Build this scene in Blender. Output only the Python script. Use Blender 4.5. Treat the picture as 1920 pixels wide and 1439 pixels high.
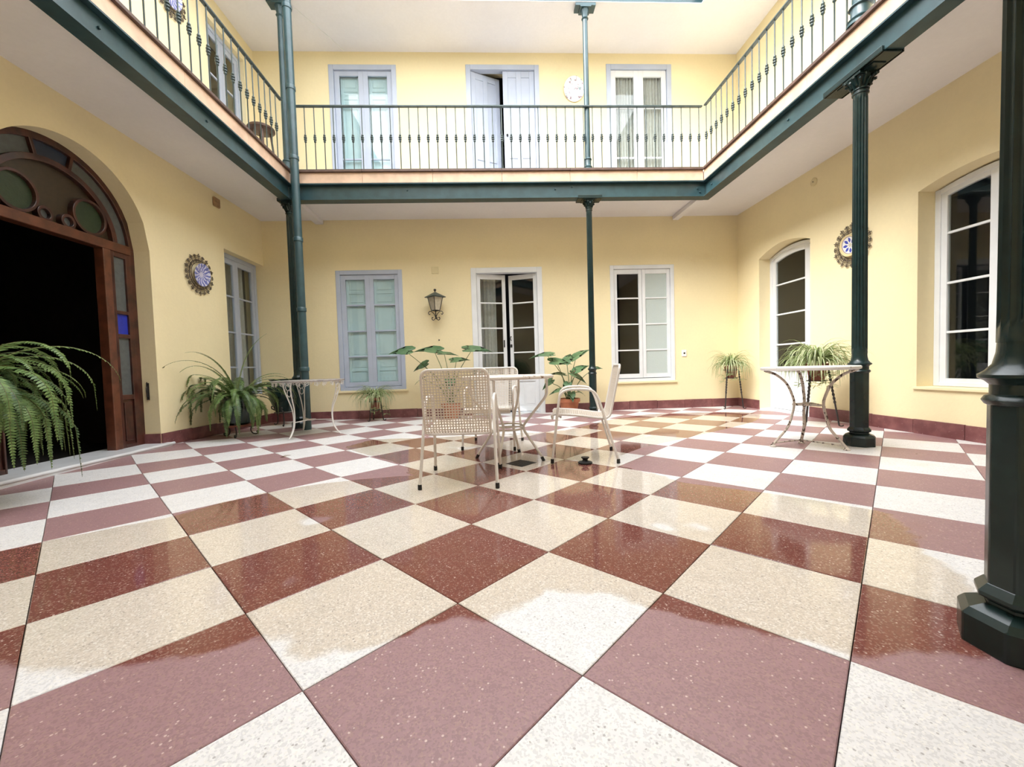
import bpy, bmesh, math, random
from mathutils import Vector, Matrix
PI = math.pi
R = math.radians
random.seed(7)
C = bpy.context.scene.collection
for o in list(bpy.data.objects): bpy.data.objects.remove(o)
scn = bpy.context.scene

# ---------------------------------------------------------------- camera, world, light
cam = bpy.data.cameras.new('camera'); camo = bpy.data.objects.new('camera', cam); C.objects.link(camo)
cam.sensor_width = 36; cam.lens = 768.5/1920*36; cam.clip_start = .02; cam.clip_end = 100
_p, _r, _y = R(-2.26), R(-1.692), R(2.712)
fw = Vector((math.sin(_y)*math.cos(_p), math.cos(_y)*math.cos(_p), math.sin(_p)))
rt = Vector((math.cos(_y), -math.sin(_y), 0)); up = rt.cross(fw)
r2 = rt*math.cos(_r)+up*math.sin(_r); u2 = up*math.cos(_r)-rt*math.sin(_r)
m = Matrix.Identity(4)
for i in range(3): m[i][0] = r2[i]; m[i][1] = u2[i]; m[i][2] = -fw[i]
m[2][3] = .763
camo.matrix_world = m
scn.camera = camo
w = bpy.data.worlds.new('overcast_sky'); scn.world = w; w.use_nodes = True
bg = w.node_tree.nodes['Background']; bg.inputs[0].default_value = (.93, .965, 1, 1); bg.inputs[1].default_value = 2.9
scn.view_settings.view_transform = 'Standard'; scn.view_settings.look = 'None'
scn.view_settings.exposure = 1.27
sun = bpy.data.lights.new('hazy_sun', 'SUN'); sun.energy = 3.5; sun.angle = R(40); sun.color = (1, .98, .95)
suno = bpy.data.objects.new('hazy_sun', sun); C.objects.link(suno)
suno.rotation_euler = Vector((.62, .38, -.70)).to_track_quat('-Z', 'Y').to_euler()
scn.view_settings.exposure = 1.27; scn.view_settings.gamma = 1; scn.view_settings.use_curve_mapping = False

# ---------------------------------------------------------------- helpers
class MB:
    def __init__(s): s.v = []; s.f = []; s.m = []; s.k = 0
    def add(s, vs, fs):
        b = len(s.v); s.v += [tuple(q) for q in vs]
        for f in fs: s.f.append(tuple(b+i for i in f)); s.m.append(s.k)
        return s
    def box(s, x0, x1, y0, y1, z0, z1, M=None):
        vs = [Vector((x, y, z)) for z in (z0, z1) for y in (y0, y1) for x in (x0, x1)]
        if M: vs = [M@q for q in vs]
        return s.add(vs, [(0, 2, 3, 1), (4, 5, 7, 6), (0, 1, 5, 4), (2, 6, 7, 3), (0, 4, 6, 2), (1, 3, 7, 5)])
    def quad(s, a, b, c, d): return s.add([a, b, c, d], [(0, 1, 2, 3)])
    def prism(s, poly, y0, y1, M=None):          # poly in (u,z), extruded along y
        n = len(poly); vs = [Vector((p[0], y0, p[1])) for p in poly]+[Vector((p[0], y1, p[1])) for p in poly]
        if M: vs = [M@q for q in vs]
        return s.add(vs, [tuple(range(n)), tuple(range(2*n-1, n-1, -1))]+[(i, i+n, (i+1) % n+n, (i+1) % n) for i in range(n)])
    def band(s, c, r0, r1, a0, a1, y0, y1, n=24):  # arc bar in the u,z plane
        full = abs(a1-a0-2*PI) < 1e-4; vs = []; fs = []
        N = n if full else n+1
        for i in range(N):
            a = a0+(a1-a0)*i/n
            for (r, y) in ((r0, y0), (r1, y0), (r1, y1), (r0, y1)): vs.append((c[0]+r*math.cos(a), y, c[1]+r*math.sin(a)))
        for i in range(n):
            j = (i+1) % N
            for k in range(4): fs.append((4*i+k, 4*i+(k+1) % 4, 4*j+(k+1) % 4, 4*j+k))
        if not full: fs += [(0, 1, 2, 3), tuple(4*n+k for k in (3, 2, 1, 0))]
        return s.add(vs, fs)
    def tube(s, pts, r, n=8, closed=False, cap=True, flat=1.0):
        P = [Vector(p) for p in pts]; N = len(P)
        rf = r if callable(r) else (lambda t: r)
        T = []
        for i in range(N):
            a = P[(i-1) % N] if (closed or i > 0) else P[0]; b = P[(i+1) % N] if (closed or i < N-1) else P[-1]
            t = (b-a); T.append(t.normalized() if t.length > 1e-9 else Vector((0, 0, 1)))
        u = T[0].orthogonal().normalized(); vs = []; fs = []
        for i in range(N):
            u = (u-T[i]*u.dot(T[i])); u = u.normalized() if u.length > 1e-6 else T[i].orthogonal().normalized()
            w_ = T[i].cross(u); rr = rf(i/max(1, N-1))
            for k in range(n):
                a = 2*PI*k/n; vs.append(P[i]+u*(rr*math.cos(a))+w_*(rr*flat*math.sin(a)))
        for i in range(N if closed else N-1):
            j = (i+1) % N
            for k in range(n): fs.append((i*n+k, i*n+(k+1) % n, j*n+(k+1) % n, j*n+k))
        if cap and not closed: fs += [tuple(range(n-1, -1, -1)), tuple((N-1)*n+k for k in range(n))]
        return s.add(vs, fs)
    def lathe(s, prof, n=24, c=(0, 0, 0), rf=None, ph=0, M=None, cap=True):
        vs = []; fs = []
        for (r, z) in prof:
            for k in range(n):
                a = 2*PI*k/n+ph; q = r*(rf(a, z) if rf else 1)
                vs.append(Vector((c[0]+q*math.cos(a), c[1]+q*math.sin(a), c[2]+z)))
        if M: vs = [M@q for q in vs]
        for i in range(len(prof)-1):
            for k in range(n): fs.append((i*n+k, i*n+(k+1) % n, (i+1)*n+(k+1) % n, (i+1)*n+k))
        if cap: fs += [tuple(range(n-1, -1, -1)), tuple((len(prof)-1)*n+k for k in range(n))]
        return s.add(vs, fs)
    def build(s, name, mat, parent=None, smooth=False, bevel=0, loc=None, rz=None, kind=None, label=None, angle=35):
        me = bpy.data.meshes.new(name); me.from_pydata(s.v, [], s.f); me.update()
        for mm in (mat if isinstance(mat, (list, tuple)) else [mat]): me.materials.append(mm)
        if any(s.m): me.polygons.foreach_set('material_index', s.m)
        b = bmesh.new(); b.from_mesh(me); bmesh.ops.recalc_face_normals(b, faces=b.faces)
        if smooth:
            for f in b.faces: f.smooth = True
            for e in b.edges:
                if len(e.link_faces) == 2 and e.calc_face_angle(0) > R(angle): e.smooth = False
        b.to_mesh(me); b.free()
        o = bpy.data.objects.new(name, me); C.objects.link(o)
        if parent: o.parent = parent
        if loc is not None: o.location = loc
        if rz is not None: o.rotation_euler.z = rz
        if bevel:
            md = o.modifiers.new('bevel', 'BEVEL'); md.width = bevel; md.segments = 2; md.limit_method = 'ANGLE'; md.angle_limit = R(40)
        if kind: o['kind'] = kind
        if label: o['label'] = label
        return o

def thing(name, label, cat, loc=(0, 0, 0), rz=0, group=None, kind=None):
    o = bpy.data.objects.new(name, None); C.objects.link(o); o.location = loc; o.rotation_euler.z = rz
    if kind: o['kind'] = kind
    if label: o['label'] = label
    if cat: o['category'] = cat
    if group: o['group'] = group
    o.empty_display_size = .1
    return o
def tag(o, label, cat, group=None):
    o['label'] = label; o['category'] = cat
    if group: o['group'] = group
    return o
def children(o): return [q for q in bpy.data.objects if q.parent == o]
def dup(root, loc, rz, label=None):
    kids = {}
    for q in bpy.data.objects:
        if q.parent: kids.setdefault(q.parent.name, []).append(q)
    def cp(o, par):
        c = o.copy(); C.objects.link(c); c.parent = par
        for ch in kids.get(o.name, []): cp(ch, c)
        return c
    c = cp(root, None); c.location = loc; c.rotation_euler.z = rz
    if label: c['label'] = label
    return c
def bez(p0, p1, p2, p3, n=12):
    p0, p1, p2, p3 = map(Vector, (p0, p1, p2, p3)); out = []
    for i in range(n+1):
        t = i/n; out.append(p0*(1-t)**3+p1*3*t*(1-t)**2+p2*3*t*t*(1-t)+p3*t**3)
    return out
def catmull(pts, n=6):
    P = [Vector(p) for p in pts]; P = [P[0]*2-P[1]]+P+[P[-1]*2-P[-2]]; out = []
    for i in range(1, len(P)-2):
        for k in range(n):
            t = k/n
            out.append(.5*((2*P[i])+(P[i+1]-P[i-1])*t+(2*P[i-1]-5*P[i]+4*P[i+1]-P[i+2])*t*t+(3*P[i]-P[i-1]-3*P[i+1]+P[i+2])*t**3))
    out.append(P[-2]); return out
def spiral(c, r0, r1, a0, a1, ex, ez, n=16):     # planar spiral around c, axes ex, ez
    c, ex, ez = Vector(c), Vector(ex), Vector(ez); o = []
    for i in range(n+1):
        t = i/n; r = r0+(r1-r0)*t; a = a0+(a1-a0)*t; o.append(c+ex*(r*math.cos(a))+ez*(r*math.sin(a)))
    return o

# ---------------------------------------------------------------- materials
class NT:
    def __init__(s, name):
        s.mat = bpy.data.materials.new(name); s.mat.use_nodes = True; s.t = s.mat.node_tree
        s.b = s.t.nodes['Principled BSDF']; s.out = s.t.nodes['Material Output']
    def n(s, typ, **kw):
        q = s.t.nodes.new(typ)
        for k, v in kw.items(): setattr(q, k, v)
        return q
    def l(s, a, b): s.t.links.new(a, b)
    def put(s, sock, v):
        if hasattr(v, 'is_output'): s.l(v, sock)
        else: sock.default_value = v
    def pos(s, obj=False):
        if obj: return s.n('ShaderNodeTexCoord').outputs['Object']
        return s.n('ShaderNodeNewGeometry').outputs['Position']
    def noise(s, scale, detail=3, co=None, rough=.5):
        q = s.n('ShaderNodeTexNoise'); q.inputs['Scale'].default_value = scale; q.inputs['Detail'].default_value = detail; q.inputs['Roughness'].default_value = rough
        s.l(co or s.pos(), q.inputs['Vector']); return q.outputs['Fac']
    def math(s, op, a, b=0, c=0):
        q = s.n('ShaderNodeMath', operation=op); s.put(q.inputs[0], a); s.put(q.inputs[1], b)
        if op in ('SMOOTH_MIN', 'MULTIPLY_ADD', 'COMPARE'): s.put(q.inputs[2], c)
        return q.outputs[0]
    def ramp(s, v, a, b, oa=0., ob=1., smooth=True):
        q = s.n('ShaderNodeMapRange'); q.interpolation_type = 'SMOOTHSTEP' if smooth else 'LINEAR'
        s.put(q.inputs[0], v); s.put(q.inputs[1], a); s.put(q.inputs[2], b); s.put(q.inputs[3], oa); s.put(q.inputs[4], ob); return q.outputs[0]
    def mix(s, f, a, b, typ='RGBA', blend='MIX'):
        q = s.n('ShaderNodeMix', data_type=typ)
        if typ == 'RGBA': q.blend_type = blend; i, j, k = 0, 6, 7; o = q.outputs[2]
        else: i, j, k = 0, 2, 3; o = q.outputs[0]
        s.put(q.inputs[i], f)
        for idx, v in ((j, a), (k, b)):
            if typ == 'RGBA' and isinstance(v, tuple) and len(v) == 3: v = v+(1,)
            s.put(q.inputs[idx], v)
        return o
    def bump(s, h, strength=.3, dist=.01):
        q = s.n('ShaderNodeBump'); q.inputs['Strength'].default_value = strength; q.inputs['Distance'].default_value = dist
        s.l(h, q.inputs['Height']); s.l(q.outputs[0], s.b.inputs['Normal'])

def paint(name, col, rough=.5, var=.12, scale=6, metal=0, bump=0, bscale=60, spec=.5, dark=None, coat=0):
    s = NT(name); a = tuple(c*(1-var) for c in col); b = tuple(min(1, c*(1+var)) for c in col)
    if dark: a = dark
    s.l(s.mix(s.ramp(s.noise(scale, 4), .3, .7), a, b), s.b.inputs['Base Color'])
    s.b.inputs['Roughness'].default_value = rough; s.b.inputs['Metallic'].default_value = metal
    s.b.inputs['Specular IOR Level'].default_value = spec; s.b.inputs['Coat Weight'].default_value = coat; s.b.inputs['Coat Roughness'].default_value = .08
    if bump: s.bump(s.noise(bscale, 4), bump, .004)
    return s.mat
def rusty(name, col, rust=(.12, .045, .02), thr=.6, scale=14, rough=.45):
    s = NT(name); f = s.ramp(s.noise(scale, 6, rough=.65), thr, thr+.06)
    s.l(s.mix(f, col, rust), s.b.inputs['Base Color']); s.l(s.mix(f, rough, .9, 'FLOAT'), s.b.inputs['Roughness'])
    s.bump(f, .3, .002); return s.mat
def plaster(name, col, stain, bump=.25):
    s = NT(name); p = s.pos()
    c = s.mix(s.ramp(s.noise(1.3, 5, p), .35, .7), tuple(x*.95 for x in col), col)
    c = s.mix(s.ramp(s.noise(2.3, 7, p, .65), .62, .8, 0, .45), c, stain)
    c = s.mix(s.ramp(s.noise(30, 3, p), .4, .6, 0, .12), c, tuple(x*.85 for x in col))
    s.l(c, s.b.inputs['Base Color']); s.b.inputs['Roughness'].default_value = .85; s.b.inputs['Specular IOR Level'].default_value = .25
    h = s.math('ADD', s.math('MULTIPLY', s.noise(5, 4, p), 1.2), s.math('MULTIPLY', s.noise(60, 3, p), .25)); s.bump(h, bump, .012); return s.mat
def glassmat(name, tint=(.92, .95, .95), obscure=0, refl=1.0, rough=.02):
    s = NT(name); t = s.n('ShaderNodeBsdfTransparent'); t.inputs[0].default_value = tint+(1,)
    g = s.n('ShaderNodeBsdfGlossy'); g.inputs['Roughness'].default_value = rough
    lw = s.n('ShaderNodeLayerWeight'); lw.inputs[0].default_value = .5
    f = s.math('MULTIPLY', s.math('ADD', s.math('MULTIPLY', s.math('POWER', lw.outputs['Facing'], 5), .9), .045), refl)
    mx = s.n('ShaderNodeMixShader'); s.l(f, mx.inputs[0]); s.l(t.outputs[0], mx.inputs[1]); s.l(g.outputs[0], mx.inputs[2]); o = mx.outputs[0]
    if obscure:
        d = s.n('ShaderNodeBsdfPrincipled'); d.inputs['Base Color'].default_value = (.62, .7, .68, 1); d.inputs['Roughness'].default_value = .25
        b = s.n('ShaderNodeBump'); b.inputs['Strength'].default_value = .6; b.inputs['Distance'].default_value = .01
        s.l(s.noise(70, 2), b.inputs['Height']); s.l(b.outputs[0], d.inputs['Normal'])
        m2 = s.n('ShaderNodeMixShader'); m2.inputs[0].default_value = obscure; s.l(o, m2.inputs[1]); s.l(d.outputs[0], m2.inputs[2]); o = m2.outputs[0]
    s.l(o, s.out.inputs[0]); return s.mat
def stained(name, col):
    s = NT(name); s.l(s.mix(s.ramp(s.noise(25, 3), .3, .7), tuple(c*.8 for c in col), col), s.b.inputs['Base Color'])
    s.b.inputs['Roughness'].default_value = .3; s.bump(s.noise(90, 2), .3, .003); return s.mat
def leafmat(name, a, b, rough=.45, scale=25):
    s = NT(name); s.l(s.mix(s.ramp(s.noise(scale, 3), .3, .7), a, b), s.b.inputs['Base Color']); s.b.inputs['Roughness'].default_value = rough
    tr = s.n('ShaderNodeBsdfTranslucent'); tr.inputs[0].default_value = tuple(min(1, c*1.3) for c in b)+(1,)
    mx = s.n('ShaderNodeMixShader'); mx.inputs[0].default_value = .2; s.l(s.b.outputs[0], mx.inputs[1]); s.l(tr.outputs[0], mx.inputs[2]); s.l(mx.outputs[0], s.out.inputs[0]); return s.mat

YEL = (.86, .745, .475)
M_yel = plaster('yellow_plaster', YEL, (.78, .64, .38))
M_yelr = M_yel
M_ceil = plaster('white_ceiling', (.80, .78, .79), (.72, .69, .68), .12)
M_beam = paint('green_grey_beam_paint', (.028, .064, .074), .33, .15, 9, bump=.08, bscale=40)
M_col = paint('dark_green_gloss_paint', (.008, .021, .021), .27, .15, 12, bump=.12, bscale=25, coat=.05, spec=.4)
M_rail = paint('green_grey_iron', (.030, .050, .050), .4, .15, 20)
M_fascia = paint('pinkish_stone', (.62, .43, .31), .6, .12, 7, bump=.1)
M_lip = paint('brown_stone_edge', (.10, .058, .045), .6, .2, 10)
M_fr = paint('blue_grey_frame_paint', (.44, .49, .60), .45, .04, 4, bump=.08)
M_frw = paint('white_sash_paint', (.74, .76, .78), .4, .04, 4)
M_shut = paint('pale_blue_shutter_paint', (.60, .74, .78), .5, .04, 5)
M_glass = glassmat('window_glass')
M_obsc = glassmat('obscured_glass', obscure=.72)
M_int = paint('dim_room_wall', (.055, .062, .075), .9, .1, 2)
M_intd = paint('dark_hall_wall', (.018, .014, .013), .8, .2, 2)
M_wood = paint('reddish_varnished_wood', (.060, .018, .012), .32, .3, 9, coat=.3, dark=(.030, .009, .007))
M_woodL = paint('orange_varnished_wood', (.11, .036, .018), .38, .3, 12, coat=.2)
M_gclear = stained('pale_ribbed_glass', (.10, .11, .11)); M_gblue = stained('blue_glass', (.020, .032, .065)); M_gblue2 = stained('bright_blue_glass', (.02, .035, .38))
M_ggreen = stained('green_glass', (.030, .050, .024)); M_gbrown = stained('amber_brown_glass', (.050, .034, .018))
M_joint = paint('dark_joint', (.035, .028, .026), .8, .2, 20)
M_marb = paint('white_marble_step', (.68, .69, .71), .3, .06, 6)
M_chair = rusty('white_chair_enamel', (.78, .74, .70), (.42, .30, .20), .70, 60, .35)
M_cane = rusty('cream_perforated_seat', (.72, .65, .57), (.34, .22, .13), .66, 90, .5)
M_rub = paint('black_rubber', (.012, .012, .012), .5, .1, 20)
M_tabtop = rusty('rust_stained_white_top', (.72, .66, .60), (.24, .13, .07), .56, 22, .45)
M_taper = rusty('peeling_cream_iron', (.55, .48, .41), (.05, .028, .02), .53, 30)
M_scroll = rusty('white_scroll_iron', (.78, .76, .73), (.25, .16, .12), .63, 40)
M_darktop = paint('weathered_grey_top', (.30, .27, .25), .6, .3, 14)
M_stone = rusty('pale_stone_top', (.70, .68, .64), (.45, .42, .38), .6, 20)
M_jar = paint('dark_green_glaze', (.010, .028, .026), .22, .2, 7, coat=.3)
M_terra = paint('terracotta', (.42, .145, .07), .75, .15, 9, bump=.1)
M_terraD = paint('dark_red_clay', (.20, .065, .04), .7, .2, 9)
M_soil = paint('potting_soil', (.035, .022, .015), .95, .3, 60)
M_iron = paint('black_wrought_iron', (.020, .016, .016), .45, .3, 30)
M_ironb = paint('bronze_scroll_iron', (.085, .062, .045), .4, .4, 30, metal=.4)
M_fern = leafmat('fern_green', (.070, .135, .035), (.19, .29, .09))
M_fern2 = leafmat('fern_deep_green', (.035, .075, .025), (.10, .17, .055))
M_rach = paint('brown_green_rachis', (.12, .11, .04), .6, .2, 30)
M_spg = leafmat('spider_leaf_green', (.20, .28, .10), (.36, .43, .21)); M_spw = leafmat('spider_leaf_cream', (.62, .64, .42), (.72, .72, .52))
M_taro = leafmat('taro_green', (.060, .14, .060), (.13, .23, .11), .35, 12); M_stem = leafmat('taro_stem', (.10, .16, .06), (.17, .24, .10))
M_curt = leafmat('sheer_curtain', (.62, .60, .55), (.72, .70, .66), .8)
M_lampg = stained('frosted_lamp_glass', (.52, .47, .36))
M_box = paint('cream_plastic', (.72, .62, .36), .5, .05, 5); M_white = paint('white_plastic', (.8, .8, .78), .4, .03, 5)
M_brown = paint('brown_terracotta_vent', (.33, .20, .10), .7, .2, 20)
M_seat = paint('dark_stool_wood', (.09, .045, .03), .4, .2, 20)

def skirting():
    s = NT('dark_red_skirting'); p = s.pos()
    c = s.mix(s.ramp(s.noise(9, 5, p), .35, .7), (.15, .050, .052), (.23, .090, .088))
    c = s.mix(s.ramp(s.noise(60, 4, p), .66, .72, 0, .5), c, (.5, .38, .36))
    s.l(c, s.b.inputs['Base Color']); s.b.inputs['Roughness'].default_value = .4; return s.mat
M_skirt = skirting()

WETC = (.2, 3.0)
WET = [(0, .80), (.014, 1.35), (.03, 1.75), (.045, 1.96), (.056, 2.15), (.065, 2.7), (.10, 2.72), (.142, 2.4), (.154, 2.31), (.168, 2.15), (.175, 2.0), (.189, 2.03), (.2, 1.98), (.219, 1.79), (.235, 1.75), (.246, 1.63), (.262, 1.66), (.275, 1.78), (.285, 1.90), (.294, 2.0),
       (.305, 2.14), (.32, 2.25), (.335, 2.30), (.359, 2.19), (.378, 2.08), (.395, 2.06), (.408, 2.03), (.418, 1.6), (.428, 1.08), (.466, .88), (.498, .74), (.544, .8), (.568, .95), (.582, 1.3), (.59, 3.6), (.60, 4.5), (.61, 4.5), (.631, 4.13), (.654, 3.62), (.671, 2.89), (.681, 2.33), (.695, 1.87), (.726, 1.71), (.785, 1.65), (.836, 1.86), (.871, 2.24), (.903, 2.1), (.915, 1.6), (.93, 1.2), (.945, .98), (1, .80)]
def terrazzo(name, dry, wet, chipA, chipB, stain):
    s = NT(name); p = s.pos()
    sep = s.n('ShaderNodeSeparateXYZ'); s.l(p, sep.inputs[0])
    dx = s.math('SUBTRACT', sep.outputs[0], WETC[0]); dy = s.math('SUBTRACT', sep.outputs[1], WETC[1])
    ang = s.math('ADD', s.math('DIVIDE', s.math('ARCTAN2', dy, dx), 2*PI), .5)
    rad = s.math('SQRT', s.math('ADD', s.math('MULTIPLY', dx, dx), s.math('MULTIPLY', dy, dy)))
    fc = s.n('ShaderNodeFloatCurve'); cm = fc.mapping; cv = cm.curves[0]
    cv.points[0].location = (0, WET[0][1]/5); cv.points[1].location = (1, WET[-1][1]/5)
    for a, q in WET[1:-1]: cv.points.new(a, q/5)
    for q in cv.points: q.handle_type = 'VECTOR'
    cm.update(); s.l(ang, fc.inputs['Value'])
    lim = s.math('MULTIPLY', fc.outputs[0], 5)
    nz = s.math('MULTIPLY', s.math('SUBTRACT', s.noise(7, 4, p), .5), .16)
    d = s.math('SUBTRACT', s.math('ADD', rad, nz), lim)
    wetf = s.ramp(d, -.02, .03, 1, 0)
    # small dry islands inside, wet freckles outside
    isl = s.ramp(s.noise(1.7, 3, p), .64, .70)
    wetf = s.math('MULTIPLY', wetf, s.math('SUBTRACT', 1, s.math('MULTIPLY', isl, .9)))
    frk = s.math('MULTIPLY', s.ramp(s.noise(2.2, 4, p), .70, .74), s.ramp(rad, 1.0, 1.6)); wetf = s.math('MAXIMUM', wetf, s.math('MULTIPLY', frk, s.ramp(sep.outputs[1], 2.2, 3.2)))
    v = s.n('ShaderNodeTexVoronoi'); v.inputs['Scale'].default_value = 210; s.l(p, v.inputs['Vector'])
    vs = s.n('ShaderNodeSeparateColor'); s.l(v.outputs['Color'], vs.inputs[0])
    v2 = s.n('ShaderNodeTexVoronoi'); v2.inputs['Scale'].default_value = 150; v2.inputs['Randomness'].default_value = 1; s.l(p, v2.inputs['Vector'])
    vs2 = s.n('ShaderNodeSeparateColor'); s.l(v2.outputs['Color'], vs2.inputs[0])
    def body(base):
        c = s.mix(s.ramp(s.noise(14, 5, p), .3, .7, 0, .5), base, tuple(x*.86 for x in base))
        c = s.mix(s.math('MULTIPLY', s.ramp(vs.outputs[0], .60, .64), .5), c, tuple(x*.68 for x in base))
        c = s.mix(s.math('MULTIPLY', s.ramp(vs.outputs[1], .80, .84), .45), c, chipA)
        c = s.mix(s.math('MULTIPLY', s.math('MULTIPLY', s.ramp(vs2.outputs[0], .965, .972), s.ramp(v2.outputs['Distance'], .50, .36)), .6), c, chipB)
        return c
    c = s.mix(wetf, body(dry), body(wet))
    c = s.mix(s.math('MULTIPLY', s.ramp(s.noise(1.9, 4, p), .60, .80), .35), c, stain)
    s.l(c, s.b.inputs['Base Color'])
    s.l(s.mix(wetf, .42, .07, 'FLOAT'), s.b.inputs['Roughness'])
    h = s.math('MULTIPLY', s.noise(260, 2, p), s.math('SUBTRACT', 1, s.math('MULTIPLY', wetf, .93))); s.bump(h, .12, .002)
    return s.mat
M_tw = terrazzo('cream_terrazzo', (.76, .74, .74), (.66, .575, .485), (.86, .82, .76), (.22, .19, .18), (.66, .50, .28))
M_tr = terrazzo('red_terrazzo', (.33, .19, .20), (.20, .070, .055), (.38, .24, .20), (.74, .58, .52), (.26, .09, .04))

# ---------------------------------------------------------------- room dimensions
XL, XR, YN, YB = -3.56, 4.15, -.16, 6.73
H1, ZF, H2 = 3.178, 3.52, 5.78
OX0, OX1, OY0, OY1 = -2.65, 3.09, 1.03, 5.80     # open court
TH = .30
def gh(x, y): return .03*math.exp(-((x-XL)/.4)**2-((y-4.3)/1.1)**2)-.012*math.exp(-((x-.2)**2+(y-3.3)**2)/.8)

# floor: bedding slab + one object per tile
fb = MB(); fb.box(XL, XR, YN, YB, -.2, -.03); floor = fb.build('floor', M_joint, kind='structure')
TS = .48; ta = R(44.186); tx, ty = .19883, .97220
ca, sa = math.cos(ta), math.sin(ta)
def clip(poly, ax, val, sign):
    out = []
    for i in range(len(poly)):
        a, b = poly[i], poly[(i+1) % len(poly)]
        ia, ib = (a[ax]-val)*sign >= 0, (b[ax]-val)*sign >= 0
        if ia: out.append(a)
        if ia != ib:
            t = (val-a[ax])/(b[ax]-a[ax]); out.append((a[0]+(b[0]-a[0])*t, a[1]+(b[1]-a[1])*t))
    return out
G = .0013
drain_cell = None
for i in range(-12, 18):
    for j in range(-12, 18):
        q = [(i+G/TS, j+G/TS), (i+1-G/TS, j+G/TS), (i+1-G/TS, j+1-G/TS), (i+G/TS, j+1-G/TS)]
        P = [(tx+TS*(a*ca-b*sa), ty+TS*(a*sa+b*ca)) for a, b in q]
        for ax, v_, sg in ((0, XL, 1), (0, XR, -1), (1, YN, 1), (1, YB, -1)):
            P = clip(P, ax, v_, sg)
            if len(P) < 3: break
        if len(P) < 3: continue
        area = abs(sum(P[k][0]*P[(k+1) % len(P)][1]-P[(k+1) % len(P)][0]*P[k][1] for k in range(len(P))))/2
        if area < .004: continue
        cx = sum(p[0] for p in P)/len(P); cy = sum(p[1] for p in P)/len(P)
        dz = random.uniform(-.0008, .0008); n = len(P)
        ins = []
        for p in P:
            dd = math.hypot(p[0]-cx, p[1]-cy); ins.append((p[0]+(cx-p[0])*.003/dd, p[1]+(cy-p[1])*.003/dd))
        vs = [(p[0], p[1], -.03) for p in P]+[(p[0], p[1], gh(*p)+dz-.0018) for p in P]+[(p[0], p[1], gh(*p)+dz) for p in ins]
        mb = MB()
        mb.add(vs, [tuple(range(2*n, 3*n))]+[(k, (k+1) % n, (k+1) % n+n, k+n) for k in range(n)]+[(k+n, (k+1) % n+n, (k+1) % n+2*n, k+2*n) for k in range(n)])
        mb.build('tile', M_tw if (i+j) % 2 == 0 else M_tr, floor)

# walls
def wall(name, loc, rz, L, z0, z1, openings, mat, th=TH):
    mb = MB(); bp = {0, L}
    for (a, b, zb, zt) in openings:
        bp |= {a, b}
        if callable(zt):
            for k in range(1, 28): bp.add(a+(b-a)*k/28)
    bp = sorted(bp)
    for k in range(len(bp)-1):
        a, b = bp[k], bp[k+1]; mid = (a+b)/2
        ops = sorted([o for o in openings if o[0] < mid < o[1]], key=lambda o: o[2])
        lo = (z0, z0)
        segs = []
        for o in ops:
            f = o[3] if callable(o[3]) else (lambda u, q=o[3]: q)
            if o[2] > lo[0]+1e-4: segs.append((lo, (o[2], o[2]))); mb.quad((a, 0, o[2]), (b, 0, o[2]), (b, th, o[2]), (a, th, o[2]))
            lo = (f(a), f(b)); mb.quad((a, 0, lo[0]), (a, th, lo[0]), (b, th, lo[1]), (b, 0, lo[1]))
        segs.append((lo, (z1, z1)))
        for (l0, l1), (h0, h1) in segs:
            mb.quad((a, 0, l0), (b, 0, l1), (b, 0, h1), (a, 0, h0)); mb.quad((a, th, l0), (a, th, h0), (b, th, h1), (b, th, l1))
    for (a, b, zb, zt) in openings:
        for u in (a, b):
            z = zt(u) if callable(zt) else zt
            if 1e-4 < u < L-1e-4: mb.quad((u, 0, zb), (u, th, zb), (u, th, z), (u, 0, z))
    me_o = mb.build(name, mat, loc=loc, rz=rz, kind='structure')
    return me_o
def seg(a, b, zs, rise):
    c, hw = (a+b)/2, (b-a)/2
    return lambda u: zs+rise*(1-((u-c)/hw)**2)
ARC = (3.79, 2.09, .75)
def arch_semi(u):
    y = u+YN; d = ARC[2]**2-(y-ARC[0])**2; return ARC[1]+math.sqrt(max(0, d))
ub = lambda x: x-XL
wall('wall_back', (XL, YB, 0), 0, XR-XL, 0, H2, [(ub(-2.45), ub(-1.40), .46, 2.385), (ub(-.30), ub(.86), 0, 2.39), (ub(1.985), ub(3.06), .465, 2.39),
     (ub(-2.415), ub(-1.367), ZF, 5.58), (ub(-.275), ub(.897), ZF, 5.59), (ub(1.988), ub(3.061), ZF, 5.61)], M_yel)
ul = lambda y: y-YN
wall('wall_left', (XL, YN, 0), PI/2, YB-YN, 0, H2, [(ul(3.04), ul(4.54), 0, arch_semi), (ul(5.77), ul(6.7295), .46, 2.48), (ul(5.66), ul(6.48), ZF, 5.45)], M_yel)
ur = lambda y: YB-y
RD = (ur(6.18), ur(5.165)); RW = (ur(3.82), ur(2.84))
wall('wall_right', (XR, YB, 0), -PI/2, YB-YN, 0, H2, [(RD[0], RD[1], 0, seg(RD[0], RD[1], 2.31, .115)), (RW[0], RW[1], .455, seg(RW[0], RW[1], 2.335, .07))], M_yel)
wall('wall_front', (XR, YN, 0), PI, XR-XL, 0, H2, [(1.0, 2.1, 0, 2.39), (4.6, 5.7, .46, 2.39)], M_yel)
def room(name, x0, x1, y0, y1, z0, z1, skip, mat):
    F = {'-x': [(x0, y0), (x0, y1)], '+x': [(x1, y0), (x1, y1)], '-y': [(x0, y0), (x1, y0)], '+y': [(x0, y1), (x1, y1)]}
    mb = MB()
    for k, ((a, b), (c, d)) in F.items():
        if k != skip: mb.quad((a, b, z0), (c, d, z0), (c, d, z1), (a, b, z1))
    for z in (z0, z1): mb.quad((x0, y0, z), (x1, y0, z), (x1, y1, z), (x0, y1, z))
    mb.build(name, mat, kind='structure')
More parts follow.
